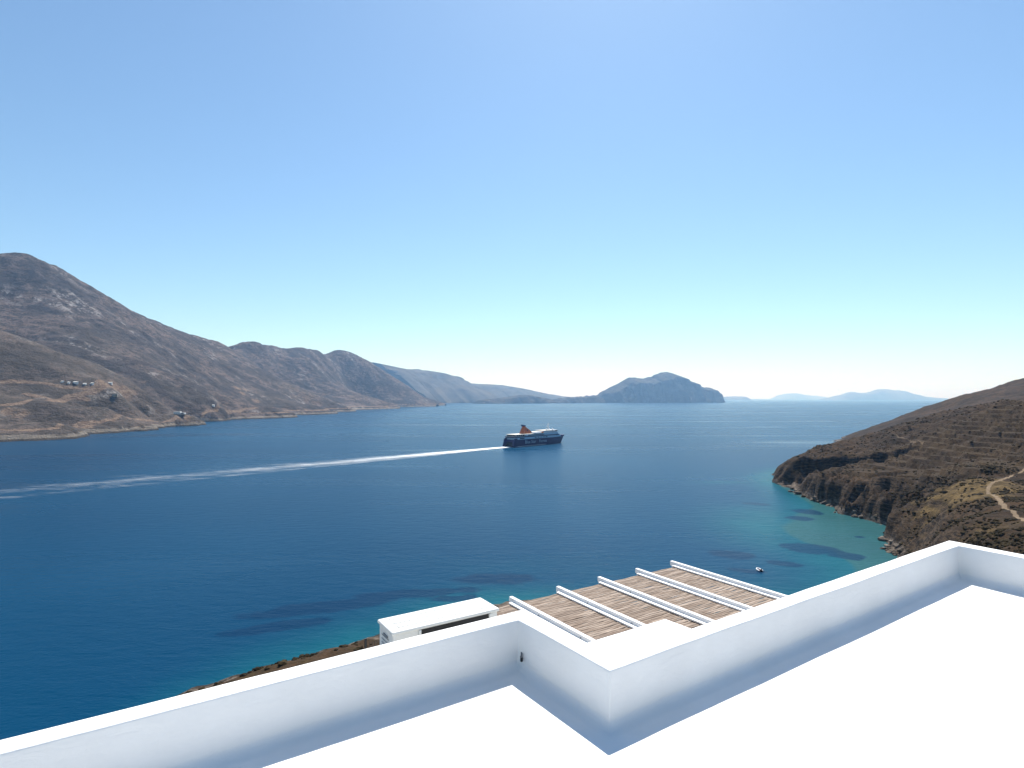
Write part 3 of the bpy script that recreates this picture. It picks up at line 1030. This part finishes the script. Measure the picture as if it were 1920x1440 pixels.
zt, zf = CZ - HT, CZ - HF
base = np.array([IL, I1, I2, I3, IR])
inner = wobble(subdiv(base), 0.0055, 401)
outer = wobble(subdiv(np.array([OL, O1, OA, OB, OC, O3, OR])), 0.0055, 411)
rows = [inner]
zr = [zt + 0.003 * fbm(inner[:, 0] * 0.9, inner[:, 1] * 0.9, 3, 421)]
rc = 0.075
prof = [(0.004, zf + rc)] + [(rc * (1 - math.cos(a)), zf + rc * (1 - math.sin(a))) for a in np.linspace(0.12, math.pi / 2, 8)[0:]] + [(rc + 0.06, zf - 0.004)]
for d, z in prof:
    bb = wobble(subdiv(base), 0.0055, 401)
    # offset the coarse path with mitres, then resample the same way so that points keep matching
    ob = offset_in(base, d)
    q = []
    for (a, b), (c, e) in zip(zip(base[:-1], base[1:]), zip(ob[:-1], ob[1:])):
        m = max(1, int(round(np.linalg.norm(b - a) / 0.14)))
        q += [c + (e - c) * k / m for k in range(m)]
    q.append(ob[-1])
    q = np.array(q) + (bb - subdiv(base))
    rows.append(q)
    zr.append(np.full(len(q), z))
V, Fc = [], []
n = len(inner)
for r_, z in zip(rows, zr):
    V += [(p[0], p[1], zz_) for p, zz_ in zip(r_, z)]
for j in range(len(rows) - 1):
    for i in range(n - 1):
        Fc.append((j * n + i, j * n + i + 1, (j + 1) * n + i + 1, (j + 1) * n + i))
b0 = len(V)
zo = zt + 0.003 * fbm(outer[:, 0] * 0.9, outer[:, 1] * 0.9, 3, 421)
V += [(p[0], p[1], z) for p, z in zip(outer, zo)]
mo = len(outer)
Fc.append(tuple(range(n)) + tuple(b0 + i for i in range(mo))[::-1])
b1 = len(V)
V += [(p[0], p[1], zf - 0.25) for p in outer]
for i in range(mo - 1):
    Fc.append((b0 + i, b0 + i + 1, b1 + i + 1, b1 + i))
house = empty('house', (0.6, 0.5, zf - 5.9))
tag(house, 'white plastered house whose flat roof and stepped parapet fill the foreground', 'house')
hinv = Matrix.Translation(Vector(house.location)).inverted()


def hpart(name, V, Fc, mat, bevel=0.0, smooth=True, ang=55):
    m_ = MB()
    m_.add(V, Fc)
    me = m_.mesh(name, smooth)
    me.transform(hinv)
    o = link(name, me, mat, house)
    if bevel:
        md = o.modifiers.new('bevel', 'BEVEL')
        md.width = bevel
        md.segments = 3
        md.limit_method = 'ANGLE'
        md.angle_limit = math.radians(ang)
    for p in me.polygons: p.use_smooth = smooth
    if smooth:
        me.set_sharp_from_angle(angle=math.radians(42))
    return o


hpart('parapet', V, Fc, M['plaster'], 0.009)
fl = rows[-2]
poly = [tuple(p) for p in fl] + [(fl[-1][0] + 0.3, -5.0), (fl[0][0] - 0.3, -5.0)]
Vf = [(x, y, zf) for x, y in poly] + [(x, y, zf - 0.2) for x, y in poly]
nf = len(poly)
hpart('roof_floor', Vf, [tuple(range(nf)), tuple(range(nf, 2 * nf))[::-1]] + [(i, (i + 1) % nf, nf + (i + 1) % nf, nf + i) for i in range(nf)], M['plaster'], smooth=False)
# outer walls below the parapet, set back 3 mm
oc = np.array([OL, O1, OA, OB, OC, O3, OR])
ow = offset_in(oc, 0.003)
wl_ = [tuple(p) for p in ow] + [(ow[-1][0] + 0.2, -5.2), (ow[0][0] - 0.2, -5.2)]
nw = len(wl_)
zb_ = zf - 6.6
Vw = [(x, y, zf - 0.251) for x, y in wl_] + [(x, y, zb_) for x, y in wl_]
hpart('wall', Vw, [(i, (i + 1) % nw, nw + (i + 1) % nw, nw + i) for i in range(nw)] + [tuple(range(nw, 2 * nw))], M['plaster'], smooth=False)

UA = math.atan2(*(I3 - I2)[::-1])          # direction of the long walls
u = Vector((math.cos(UA), math.sin(UA), 0))
v = Vector((math.sin(UA), -math.cos(UA), 0))     # towards the house

# small outlet in the inner corner of the parapet
dr = empty('roof_outlet', (I1[0] + 0.02, I1[1] - 0.085, zf + 0.105))
tag(dr, 'small dark pipe outlet low in the inner corner of the parapet', 'pipe outlet')
MB().tube([(0, 0.07, 0.0), (0, -0.008, -0.004)], 0.010, 12).build('pipe', M['iron'], dr, smooth=True)
MB().tube([(0, 0.05, 0.03), (0.0, -0.006, 0.022)], 0.007, 12).build('clip', M['grey'], dr, smooth=True)

# ------------------------------------------------------------------ air conditioner
HA = 1.72
fl_ = Vector(P(735, 1187, HA))
fr_ = Vector(P(937, 1140, HA))
aw = (fr_ - fl_).length
ad = 0.315
ah = 0.70
aa = math.atan2(fr_.y - fl_.y, fr_.x - fl_.x)
ac = empty('air_conditioner', (fl_.x, fl_.y, fl_.z - ah), aa)
tag(ac, 'white outdoor air conditioner unit with ribbed lid behind the parapet', 'air conditioner')
# local: x along the width, y away from the viewer, z up
MB().box(0.012, aw - 0.012, 0.012, ad - 0.012, 0.05, ah - 0.02).build('casing', M['ac'], ac, 0.015)
lid = MB().box(0, aw, 0, ad, ah - 0.028, ah).build('lid', M['ac'], ac, 0.012, seg=4)
for k in range(3):
    yy = 0.065 + k * 0.085
    MB().box(0.075, aw - 0.075, yy, yy + 0.040, ah - 0.004, ah + 0.006).build('rib', M['ac'], lid, 0.0035, seg=3)
fx0 = aw * 0.255
g = MB().box(fx0, aw - 0.105, 0.0035, 0.012, 0.10, ah - 0.030).build('fan_opening', M['ac_dark'], ac)
for k in range(11):
    zz_ = 0.13 + k * 0.05
    MB().box(fx0 + 0.004, aw - 0.109, -0.003, 0.0032, zz_, zz_ + 0.006).build('grille_bar', M['ac_dark'], g)
MB().box(fx0 - 0.022, fx0 - 0.003, -0.004, 0.0115, 0.08, ah - 0.0285).build('front_trim', M['ac'], ac, 0.004)
MB().box(aw - 0.100, aw - 0.08, -0.004, 0.0115, 0.08, ah - 0.0285).build('front_trim', M['ac'], ac, 0.004)
MB().box(0.03, fx0 - 0.04, 0.006, 0.0115, ah - 0.115, ah - 0.108).build('front_groove', M['grey'], ac)
vc = MB().box(-0.055, 0.0115, 0.10, 0.24, ah - 0.36, ah - 0.17).build('valve_cover', M['ac'], ac, 0.015)
MB().box(-0.045, -0.005, 0.12, 0.22, ah - 0.44, ah - 0.362).build('valve', M['grey'], ac, 0.01)
for k in range(3):
    MB().box(0.008, 0.0118, 0.09, 0.24, ah - 0.09 - k * 0.03, ah - 0.087 - k * 0.03).build('side_louvre', M['grey'], ac)
MB().box(0.006, 0.0118, 0.11, 0.2, ah - 0.078, ah - 0.066).build('hand_grip', M['grey'], ac)
for xx in (0.12, aw - 0.2):
    MB().box(xx, xx + 0.08, -0.01, ad + 0.01, 0.0, 0.0495).build('foot', M['grey'], ac)
# ledge the unit stands on
le = MB().box(-0.25, aw + 0.12, -0.02, ad + 0.12, -0.14, -0.001)
lo = le.build('ledge', M['plaster'], None, 0.01)
lo.parent = house
lo.matrix_world = Matrix.Translation((fl_.x, fl_.y, fl_.z - ah)) @ Matrix.Rotation(aa, 4, 'Z')
lo.matrix_parent_inverse = Matrix.Identity(4)
lo.location = Vector((fl_.x, fl_.y, fl_.z - ah)) - Vector(house.location)
lo.rotation_euler = (0, 0, aa)

# ------------------------------------------------------------------ pergola
HP = 2.4
b_first = Vector(P(958, 1118, HP))
b_last = Vector(P(1258, 1051, HP))
wdir = (b_last - b_first)
span = wdir.length / 4.0
pa = math.atan2(wdir.y, wdir.x)
pg = empty('pergola', (b_first.x, b_first.y, b_first.z - 2.6), pa)
tag(pg, 'pergola roofed with weathered reed slats between white rafters', 'pergola')
# local: x along the front, -y towards the house, z = 2.6 at rafter tops
RL = 3.02
BW, BH = 0.050, 0.110
zt_ = 2.6
mat_z = zt_ - 0.056
prof_b = [(0.0, zt_), (-RL, zt_), (-RL, zt_ - BH), (-0.075, zt_ - BH), (0.0, zt_ - 0.055)]
raft = MB().prism(prof_b, 'x', -BW / 2, BW / 2).mesh('rafter')
bat_l = MB().box(-BW / 2 - 0.058, -BW / 2 - 0.001, -RL, -0.085, mat_z + 0.003, mat_z + 0.018).mesh('batten')
for k in range(-1, 5):
    o = link('rafter', raft, M['white_wood'], pg)
    o.location = (k * span + random.uniform(-.004, .004), random.uniform(-.012, .012), random.uniform(-.003, .003))
    md = o.modifiers.new('bevel', 'BEVEL')
    md.width, md.segments = 0.005, 2
    b = link('batten', bat_l, M['white_wood'], o)
    for yy in (-0.62, -1.35, -2.1):
        s_ = MB().box(-BW / 2 - 0.003, -BW / 2, yy - 0.006, yy + 0.006, zt_ - 0.038, zt_ - 0.024).build('screw', M['grey'], o)
sl_w = 0.034
slats = []
for k in range(3):
    m_ = MB()
    hw = span / 2 - BW / 2 - 0.004
    n_ = 7
    Vs = []
    for i in range(n_ + 1):
        x = -hw + 2 * hw * i / n_
        jy = random.uniform(-.003, .003)
        jz = random.uniform(-.002, .002)
        Vs += [(x, -sl_w / 2 + jy, -0.006 + jz), (x, -sl_w * 0.35 + jy, jz), (x, sl_w * 0.35 + jy, jz), (x, sl_w / 2 + jy, -0.006 + jz)]
    Fs = [(i * 4 + j, i * 4 + j + 1, i * 4 + j + 5, i * 4 + j + 4) for i in range(n_) for j in range(3)]
    Fs += [(i * 4 + 3, i * 4, i * 4 + 4, i * 4 + 7) for i in range(n_)] + [(0, 1, 2, 3), (n_ * 4 + 3, n_ * 4 + 2, n_ * 4 + 1, n_ * 4)]
    me = m_.add(Vs, Fs).mesh('slat')
    me.materials.append(M['slat'])
    slats.append(me)
NS = 58
for bay in range(-1, 4):
    for i in range(NS):
        o = link('slat', random.choice(slats), None, pg)
        o.location = ((bay + 0.5) * span, -0.115 - i * (sl_w + 0.0025), mat_z - random.uniform(0, 0.006))
        o.rotation_euler = (random.uniform(-.03, .03), random.uniform(-.004, .004), random.uniform(-.006, .006))
MB().box(-span - 0.1, 4 * span, -0.165, -0.115, zt_ - BH - 0.105, zt_ - BH - 0.002).build('front_beam', M['white_wood'], pg, 0.005)
MB().box(-span - 0.1, 4 * span, -RL, -RL + 0.05, zt_ - BH - 0.105, zt_ - BH - 0.002).build('wall_plate', M['white_wood'], pg, 0.005)
for xx in (-span, 1.5 * span, 4 * span - 0.09):
    MB().box(xx, xx + 0.09, -0.19, -0.10, -0.4, zt_ - BH - 0.106).build('post', M['white_wood'], pg, 0.006)
# terrace floor under it
tw = Matrix.Translation(pg.location) @ Matrix.Rotation(pa, 4, 'Z')
tf = MB().box(-6.5, 7.5, -RL + 0.05, 0.55, -0.60, -0.40, tw)
o = tf.build('lower_terrace', M['plaster'])
tag(o, 'white lower terrace floor beneath the pergola', 'terrace', kind='structure')

# ------------------------------------------------------------------ railing left of the air conditioner
HRr = 2.75
rp = Vector(P(685.5, 1197, HRr))
rl = empty('railing', (rp.x, rp.y, rp.z - 1.0), aa)
tag(rl, 'dark iron railing beside the air conditioner', 'railing')
MB().box(-0.013, 0.013, -0.006, 0.006, 0, 1.0).build('post', M['iron'], rl, 0.002)
MB().box(0.86, 0.886, -0.006, 0.006, 0, 0.9).build('post', M['iron'], rl, 0.002)
MB().box(0.014, 0.859, -0.006, 0.006, 0.06, 0.085).build('rail', M['iron'], rl)
for k in range(8):
    MB().tube([(0.05 + k * 0.028, 0, 0.086), (0.05 + k * 0.028, 0, 0.955 - 0.006 * (k % 3))], 0.0028, 6).build('baluster', M['iron'], rl, smooth=True)
MB().box(-0.15, 1.1, -0.25, 0.25, -0.2, -0.002).build('kerb', M['plaster'], rl, 0.01)

# ------------------------------------------------------------------ ferry
stern = Gs(954, 838.2)
bowp = Gs(1055.0, 829.0)
fa = math.atan2(bowp[1] - stern[1], bowp[0] - stern[0])
FL = math.hypot(bowp[0] - stern[0], bowp[1] - stern[1])
fe = empty('ferry', (stern[0], stern[1], 0), fa)
tag(fe, 'navy and white passenger ferry with rust-orange funnel crossing the bay', 'ferry')
fs = FL / 124.0
fe.scale = (fs, fs, fs)
# local: x = 0 at the stern, 124 at the bow, -y starboard (seen side)
BM = 10.3


def halfw(x, z):
    t = x / 124.0
    w = BM
    e0 = 0.60 + 0.12 * z / 11.0
    if t > e0:
        k = (t - e0) / (1.03 + 0.02 * z / 11 - e0)
        w = BM * max(0.0, 1 - min(k, 1) ** 1.9)
    return w


def hull_loft(zs, x0s, x1s, name, mat, nseg=34, parent=fe):
    V, Fc = [], []
    m = len(zs)
    for i in range(nseg + 1):
        f = i / nseg
        for side in (-1, 1):
            for z, a, b in zip(zs, x0s, x1s):
                x = a + (b - a) * f
                hw = halfw(x, z) * (0.985 if z < 1 else 1)
                if f == 1: hw = 0.05
                V.append((x, side * hw, z))
    st = 2 * m
    for i in range(nseg):
        for s_ in (0, 1):
            for j in range(m - 1):
                a = i * st + s_ * m + j
                Fc.append((a, a + 1, a + st + 1, a + st))
        Fc.append((i * st + m - 1, i * st + 2 * m - 1, (i + 1) * st + 2 * m - 1, (i + 1) * st + m - 1))
        Fc.append((i * st, i * st + m, (i + 1) * st + m, (i + 1) * st))
    for j in range(m - 1):
        Fc.append((j, j + 1, m + j + 1, m + j))
    return MB().add(V, Fc).build(name, mat, parent)


hull = hull_loft([-2, 0.7, 1.0, 4, 8, 10.2], [2, 1.5, 1.4, 1, 0.5, 0.2], [115, 117, 117.2, 120, 123, 124.5], 'hull', M['hull'])
V2 = []
MB().prism([(1.55, -10.33), (70, -10.33), (70, -10.28), (1.55, -10.28)], 'z', 0.2, 1.0).build('boot_stripe', M['antifoul'], hull)
hull_loft([10.23, 11.5, 13.1], [4.5, 5, 5.5], [114, 112, 109], 'lower_deckhouse', M['ship_pale'])
hull_loft([13.13, 13.8, 14.5], [3.0, 3.2, 3.4], [108.5, 106.5, 105], 'blue_band', M['hull'])
hull_loft([14.53, 15.6, 17.0], [24, 24, 24], [104, 102, 100], 'upper_deckhouse', M['ship_pale'])
hull_loft([10.23, 11.2, 12.2], [114.2, 115, 116], [124.6, 125.6, 126.8], 'bow_bulwark', M['hull'], 12)
# stern: two towers with a dark ramp between
for s_ in (-1, 1):
    MB().prism([(-2.4, 0.5), (7, 0.5), (7, 12.2), (2.2, 12.2), (1.0, 10.5)], 'y', s_ * 10.35 - 2.2 if s_ > 0 else -10.38, s_ * 10.35 if s_ > 0 else -8.2).build('stern_tower', M['hull'], fe, 0.2)
    MB().box(1.8, 5.0, s_ * 9.3 - 0.9, s_ * 9.3 + 0.9, 12.25, 12.9).build('tower_cap', M['ship_pale'], fe, 0.1)
MB().box(0.6, 1.4, -6.0, 6.0, 1.2, 9.0).build('stern_ramp', M['ship_glass'], fe)
# after decks
MB().box(3.0, 26, -9.8, 9.8, 14.53, 14.9).build('after_deck', M['ship_deck'], fe)
MB().box(5.0, 23.95, -8.4, 8.4, 14.93, 16.6).build('veranda', M['ship_glass'], fe)
aw_ = MB().box(4.0, 44, -9.7, 9.7, 17.03, 17.5).build('awning_deck', M['ship_deck'], fe, 0.1)
for k in range(5):
    MB().box(5 + k * 4.4, 5.3 + k * 4.4, -9.6, -9.3, 14.92, 17.0).build('stanchion', M['ship_white'], aw_)
MB().box(12, 22, -10.36, -10.31, 11.0, 12.4).build('window_band', M['ship_glass'], fe)
for k in range(9):
    MB().box(44.6 + k * 6.2, 48.6 + k * 6.2, -10.42 if k < 5 else -10.36, -10.28, 11.2, 12.2).build('window_band', M['ship_glass'], fe) if k < 5 else None
MB().box(30, 66, -10.4, -10.28, 15.2, 16.2).build('window_band', M['ship_glass'], fe)
# top houses
MB().box(44.05, 70, -8.6, 8.6, 17.03, 19.4).build('sun_deck_house', M['ship_white'], fe, 0.2)
MB().box(70.05, 89.95, -7.6, 7.6, 17.03, 20.4).build('sun_deck_house', M['ship_white'], fe, 0.2)
MB().box(66, 89.9, -9.0, 9.0, 20.43, 20.9).build('top_deck', M['ship_deck'], fe, 0.1)
for k in range(4):
    xx = 47 + k * 5.2
    bt = MB().tube([(xx - 2.2, -9.9, 18.6), (xx - 1.6, -9.9, 18.3), (xx, -9.9, 18.2), (xx + 1.6, -9.9, 18.3), (xx + 2.2, -9.9, 18.6)], [0.25, 0.9, 1.05, 0.9, 0.25], 10).build('lifeboat', M['orange' if k == 3 else 'ship_white'], fe, smooth=True)
    MB().tube([(xx, -8.7, 17.1), (xx, -9.2, 20.3), (xx, -10.0, 20.2), (xx, -10.0, 19.2)], 0.14, 6).build('davit', M['ship_white'], bt)
br = MB().box(90, 99, -9.6, 9.6, 17.03, 20.8).build('bridge', M['ship_white'], fe, 0.25)
MB().box(98.9, 99.06, -9.2, 9.2, 18.8, 20.2).build('window', M['ship_glass'], br)
MB().box(91.5, 98.5, -9.66, -9.58, 18.8, 20.2).build('window', M['ship_glass'], br)
# funnel: a fin raked aft
fn = MB()
sec = [(17.5, 26.5, 50, 4.2), (19.5, 27.5, 47.5, 4.0), (22.5, 29.0, 43, 3.6), (25.5, 30.2, 38, 3.0), (28.0, 30.6, 34, 2.3)]
Vn = []
for z, a, b, w in sec:
    Vn += [(a, -w, z), (b - 2, -w, z), (b, -w * 0.3, z), (b, w * 0.3, z), (b - 2, w, z), (a, w, z)]
Fn = [(i * 6 + j, i * 6 + (j + 1) % 6, (i + 1) * 6 + (j + 1) % 6, (i + 1) * 6 + j) for i in range(4) for j in range(6)] + [tuple(range(6)), tuple(range(24, 30))]
fno = fn.add(Vn, Fn).build('funnel', M['funnel'], fe)
MB().prism([(28.8, 28.02), (34.0, 28.02), (33.4, 29.2), (28.0, 30.6)], 'y', -2.3, 2.3).build('funnel_cap', M['hull'], fno)
star = [(36.0 + (1.9 if k % 2 == 0 else 0.8) * math.sin(k * math.pi / 5), 22.0 + (1.9 if k % 2 == 0 else 0.8) * math.cos(k * math.pi / 5)) for k in range(10)]
MB().prism(star, 'y', -3.85, -3.5).build('star_emblem', M['hull'], fno)
# mast, domes
ms = MB().tube([(88, 0, 20.9), (88, 0, 31.5)], [0.7, 0.4], 8).build('mast', M['ship_white'], fe)
MB().box(87.6, 88.4, -3.2, 3.2, 26.0, 26.4).build('yardarm', M['ship_white'], ms)
MB().box(87.7, 88.3, -2.0, 2.0, 28.5, 28.8).build('yardarm', M['ship_white'], ms)
for xx, yy, rr in ((93.5, -4, 1.3), (95, 3, 1.1), (80, -3, 1.2)):
    MB().tube([(xx, yy, 20.9 + rr * q) for q in (0, .5, 1, 1.5, 1.9, 2.0)], [rr * q for q in (.5, .8, 1, .85, .4, .05)], 10).build('radar_dome', M['ship_white'], fe, smooth=True)


def lettering(txt, size, loc, parent, mat, name):
    cu = bpy.data.curves.new(name, 'FONT')
    cu.body = txt
    cu.size = size
    cu.extrude = 0.02
    cu.resolution_u = 2
    tmp = bpy.data.objects.new(name, cu)
    COL.objects.link(tmp)
    dg = bpy.context.evaluated_depsgraph_get()
    me = bpy.data.meshes.new_from_object(tmp.evaluated_get(dg))
    bpy.data.objects.remove(tmp)
    o = link(name, me, mat, parent)
    o.location = loc
    o.rotation_euler = (math.radians(90), 0, 0)
    return o


lettering('Blue Star', 6.6, (23, -10.42, 4.0), hull, M['ship_pale'], 'lettering')
lettering('Ferries', 6.2, (54.5, -10.42, 4.1), hull, M['ship_pale'], 'lettering')

# ------------------------------------------------------------------ wake
hd_ = np.array([math.cos(fa), math.sin(fa)])
sd = np.array([hd_[1], -hd_[0]])
ss = np.linspace(-4, 900, 460)
tt = np.linspace(-1, 1, 41)
wk_w = 10 + 0.062 * ss + 3 * np.sqrt(np.maximum(ss, 0) / 30)
cen = stern[:2] - np.outer(ss, hd_) + np.outer(-(ss / 620.0) ** 2 * 10, sd)
WX = cen[:, 0][:, None] + sd[0] * tt * wk_w[:, None]
WY = cen[:, 1][:, None] + sd[1] * tt * wk_w[:, None]
A_ = np.abs(np.broadcast_to(tt, WX.shape))
Sm = np.broadcast_to(ss[:, None], WX.shape)
core = np.exp(-(tt[None] / 0.62) ** 2) * (1.9 * np.exp(-Sm / 190) + 0.48 * np.exp(-Sm / 3000))
edge = (np.exp(-((tt[None] - 0.70) / 0.20) ** 2) * 0.40 + np.exp(-((tt[None] + 0.72) / 0.16) ** 2) * 0.30) * np.exp(-Sm / 2200) * sstep(30, 160, Sm)
wf = (core + edge) * sstep(1.0, 0.8, A_)
wake = link('wake', grid_mesh('wake', WX, WY, np.full(WX.shape, 0.35), {'foam': wf}), M['wake'])
tag(wake, 'long white foaming wake trailing behind the ferry', 'wake', kind='stuff')

# ------------------------------------------------------------------ dinghy in the bay
dp = Gs(1424, 1070)
dg_ = empty('dinghy', (dp[0], dp[1], 0), math.radians(8))
tag(dg_, 'small white inflatable dinghy floating in the turquoise bay', 'dinghy')
tpts = [(-0.78, -1.5, 0.30), (-0.82, -0.7, 0.30), (-0.80, 0.3, 0.33), (-0.62, 1.05, 0.42), (-0.30, 1.48, 0.52), (0, 1.6, 0.56), (0.30, 1.48, 0.52), (0.62, 1.05, 0.42), (0.80, 0.3, 0.33), (0.82, -0.7, 0.30), (0.78, -1.5, 0.30)]
MB().tube(tpts, [0.12, 0.27] + [0.29] * 7 + [0.27, 0.12], 12).build('tube', M['tube_white'], dg_, smooth=True)
MB().box(-0.56, 0.56, -1.15, 1.0, 0.12, 0.18).build('floor', M['motor'], dg_)
MB().box(-0.54, 0.54, -1.2, -1.14, 0.12, 0.62).build('transom', M['motor'], dg_)
mo_ = MB().box(-0.19, 0.19, -1.55, -1.2, 0.62, 1.15).build('outboard_motor', M['iron'], dg_, 0.06)
MB().box(-0.06, 0.06, -1.45, -1.28, -0.3, 0.62).build('shaft', M['iron'], mo_)
MB().box(-0.54, 0.54, -0.2, 0.1, 0.42, 0.48).build('bench', M['motor'], dg_)


# ------------------------------------------------------------------ buildings on the far shore
def cottage(px, py, w, d, h, label, mat='house_white', name='house', rz=0.15, group=None, wing=None):
    q = strike(hm, px, py, 700, 6000)
    e = empty(name, (q[0], q[1], q[2] - 0.4), rz)
    tag(e, label, 'house', group)
    MB().box(-w / 2, w / 2, -d / 2, d / 2, -2.5, h).build('wall', M[mat], e)
    if name == 'hut':
        MB().prism([(-d / 2 - 0.3, h + 0.002), (d / 2 + 0.3, h + 0.002), (0.9, h + 0.35 * d)], 'x', -w / 2 - 0.2, w / 2 + 0.2).build('roof', M['house_white'], e)
    else:
        MB().box(-w / 2 - 0.15, w / 2 + 0.15, -d / 2 - 0.15, d / 2 + 0.15, h + 0.002, h + 0.35).build('roof', M['house_white'], e)
    nw_ = max(1, int(w / 4.2))
    for k in range(nw_):
        x = -w / 2 + (k + 0.5) * w / nw_
        MB().box(x - 0.45, x + 0.45, -d / 2 - 0.05, -d / 2 + 0.1, 1.0, 2.1).build('window', M['house_dark'], e)
    if wing:
        ww, wd_, wh, ox, oy = wing
        b = MB().box(ox - ww / 2, ox + ww / 2, oy - wd_ / 2, oy + wd_ / 2, -2.5, wh).build('wing', M['house_white'], e)
        MB().box(ox - ww / 4, ox + ww / 4, oy - wd_ / 2 - 0.06, oy - wd_ / 2 + 0.1, 0.6, wh - 0.8).build('window', M['house_dark'], b)
    return e


hs = cottage(333, 776, 15, 9, 6.0, 'white two-block house alone above the far shore', wing=(11, 8, 3.6, 12.4, -1.0))
MB().box(-11, 20, -9.5, -4.6, -2.6, 0.2).build('terrace', M['house_stone'], hs)
MB().box(12, 30, -8.5, -5.5, -3, -0.6).build('terrace', M['house_stone'], hs)
cottage(216, 743, 9, 7, 4.6, 'small stone house on the reddish cleared ground of the far slope', 'house_stone', rz=0.5)
for i, (px, py, w, lab) in enumerate(((117, 717, 5.5, 'leftmost small white hut on the upper dirt road'), (129, 719, 5, 'second small white hut from the left on the upper dirt road'),
                                      (142, 719.5, 8, 'widest small white hut in the row on the upper dirt road'), (159, 721, 7, 'fourth small white hut from the left on the upper dirt road'),
                                      (173, 721, 6, 'second small white hut from the right on the upper dirt road'), (206, 719.5, 8, 'rightmost small white hut at the end of the upper dirt road'))):
    cottage(px, py, w * (1.3 if i in (2, 5) else 0.9), 4, 2.2 + 0.5 * (i % 3), lab, rz=-0.15 + 0.2 * (i % 2), name='hut', group='white huts along the upper dirt road')
cottage(400, 762, 6, 5, 3.4, 'tiny white hut on the open slope right of the white two-block house', name='hut')
cottage(469, 646, 9, 8, 7, 'tiny chapel on the crest of the mountain ridge', 'house_stone', name='chapel')

# ------------------------------------------------------------------ haze
hz_t = NT('sea_haze')
hz_t.t.nodes.remove(hz_t.b)
pv = hz_t.n('VolumePrincipled')
pv.inputs['Color'].default_value = (0.31, 0.58, 1.0, 1)
pv.inputs['Absorption Color'].default_value = (1, 1, 1, 1)
pv.inputs['Density'].default_value = 5.8e-5
pv.inputs['Anisotropy'].default_value = 0.4
hz_t.lk(pv.outputs[0], hz_t.out.inputs['Volume'])
hb = MB().box(-66000, 66000, -3200, 71000, -45, 760)
ho = hb.build('haze', hz_t.m)
tag(ho, 'thin pale blue sea haze fading the far land', 'haze', kind='stuff')
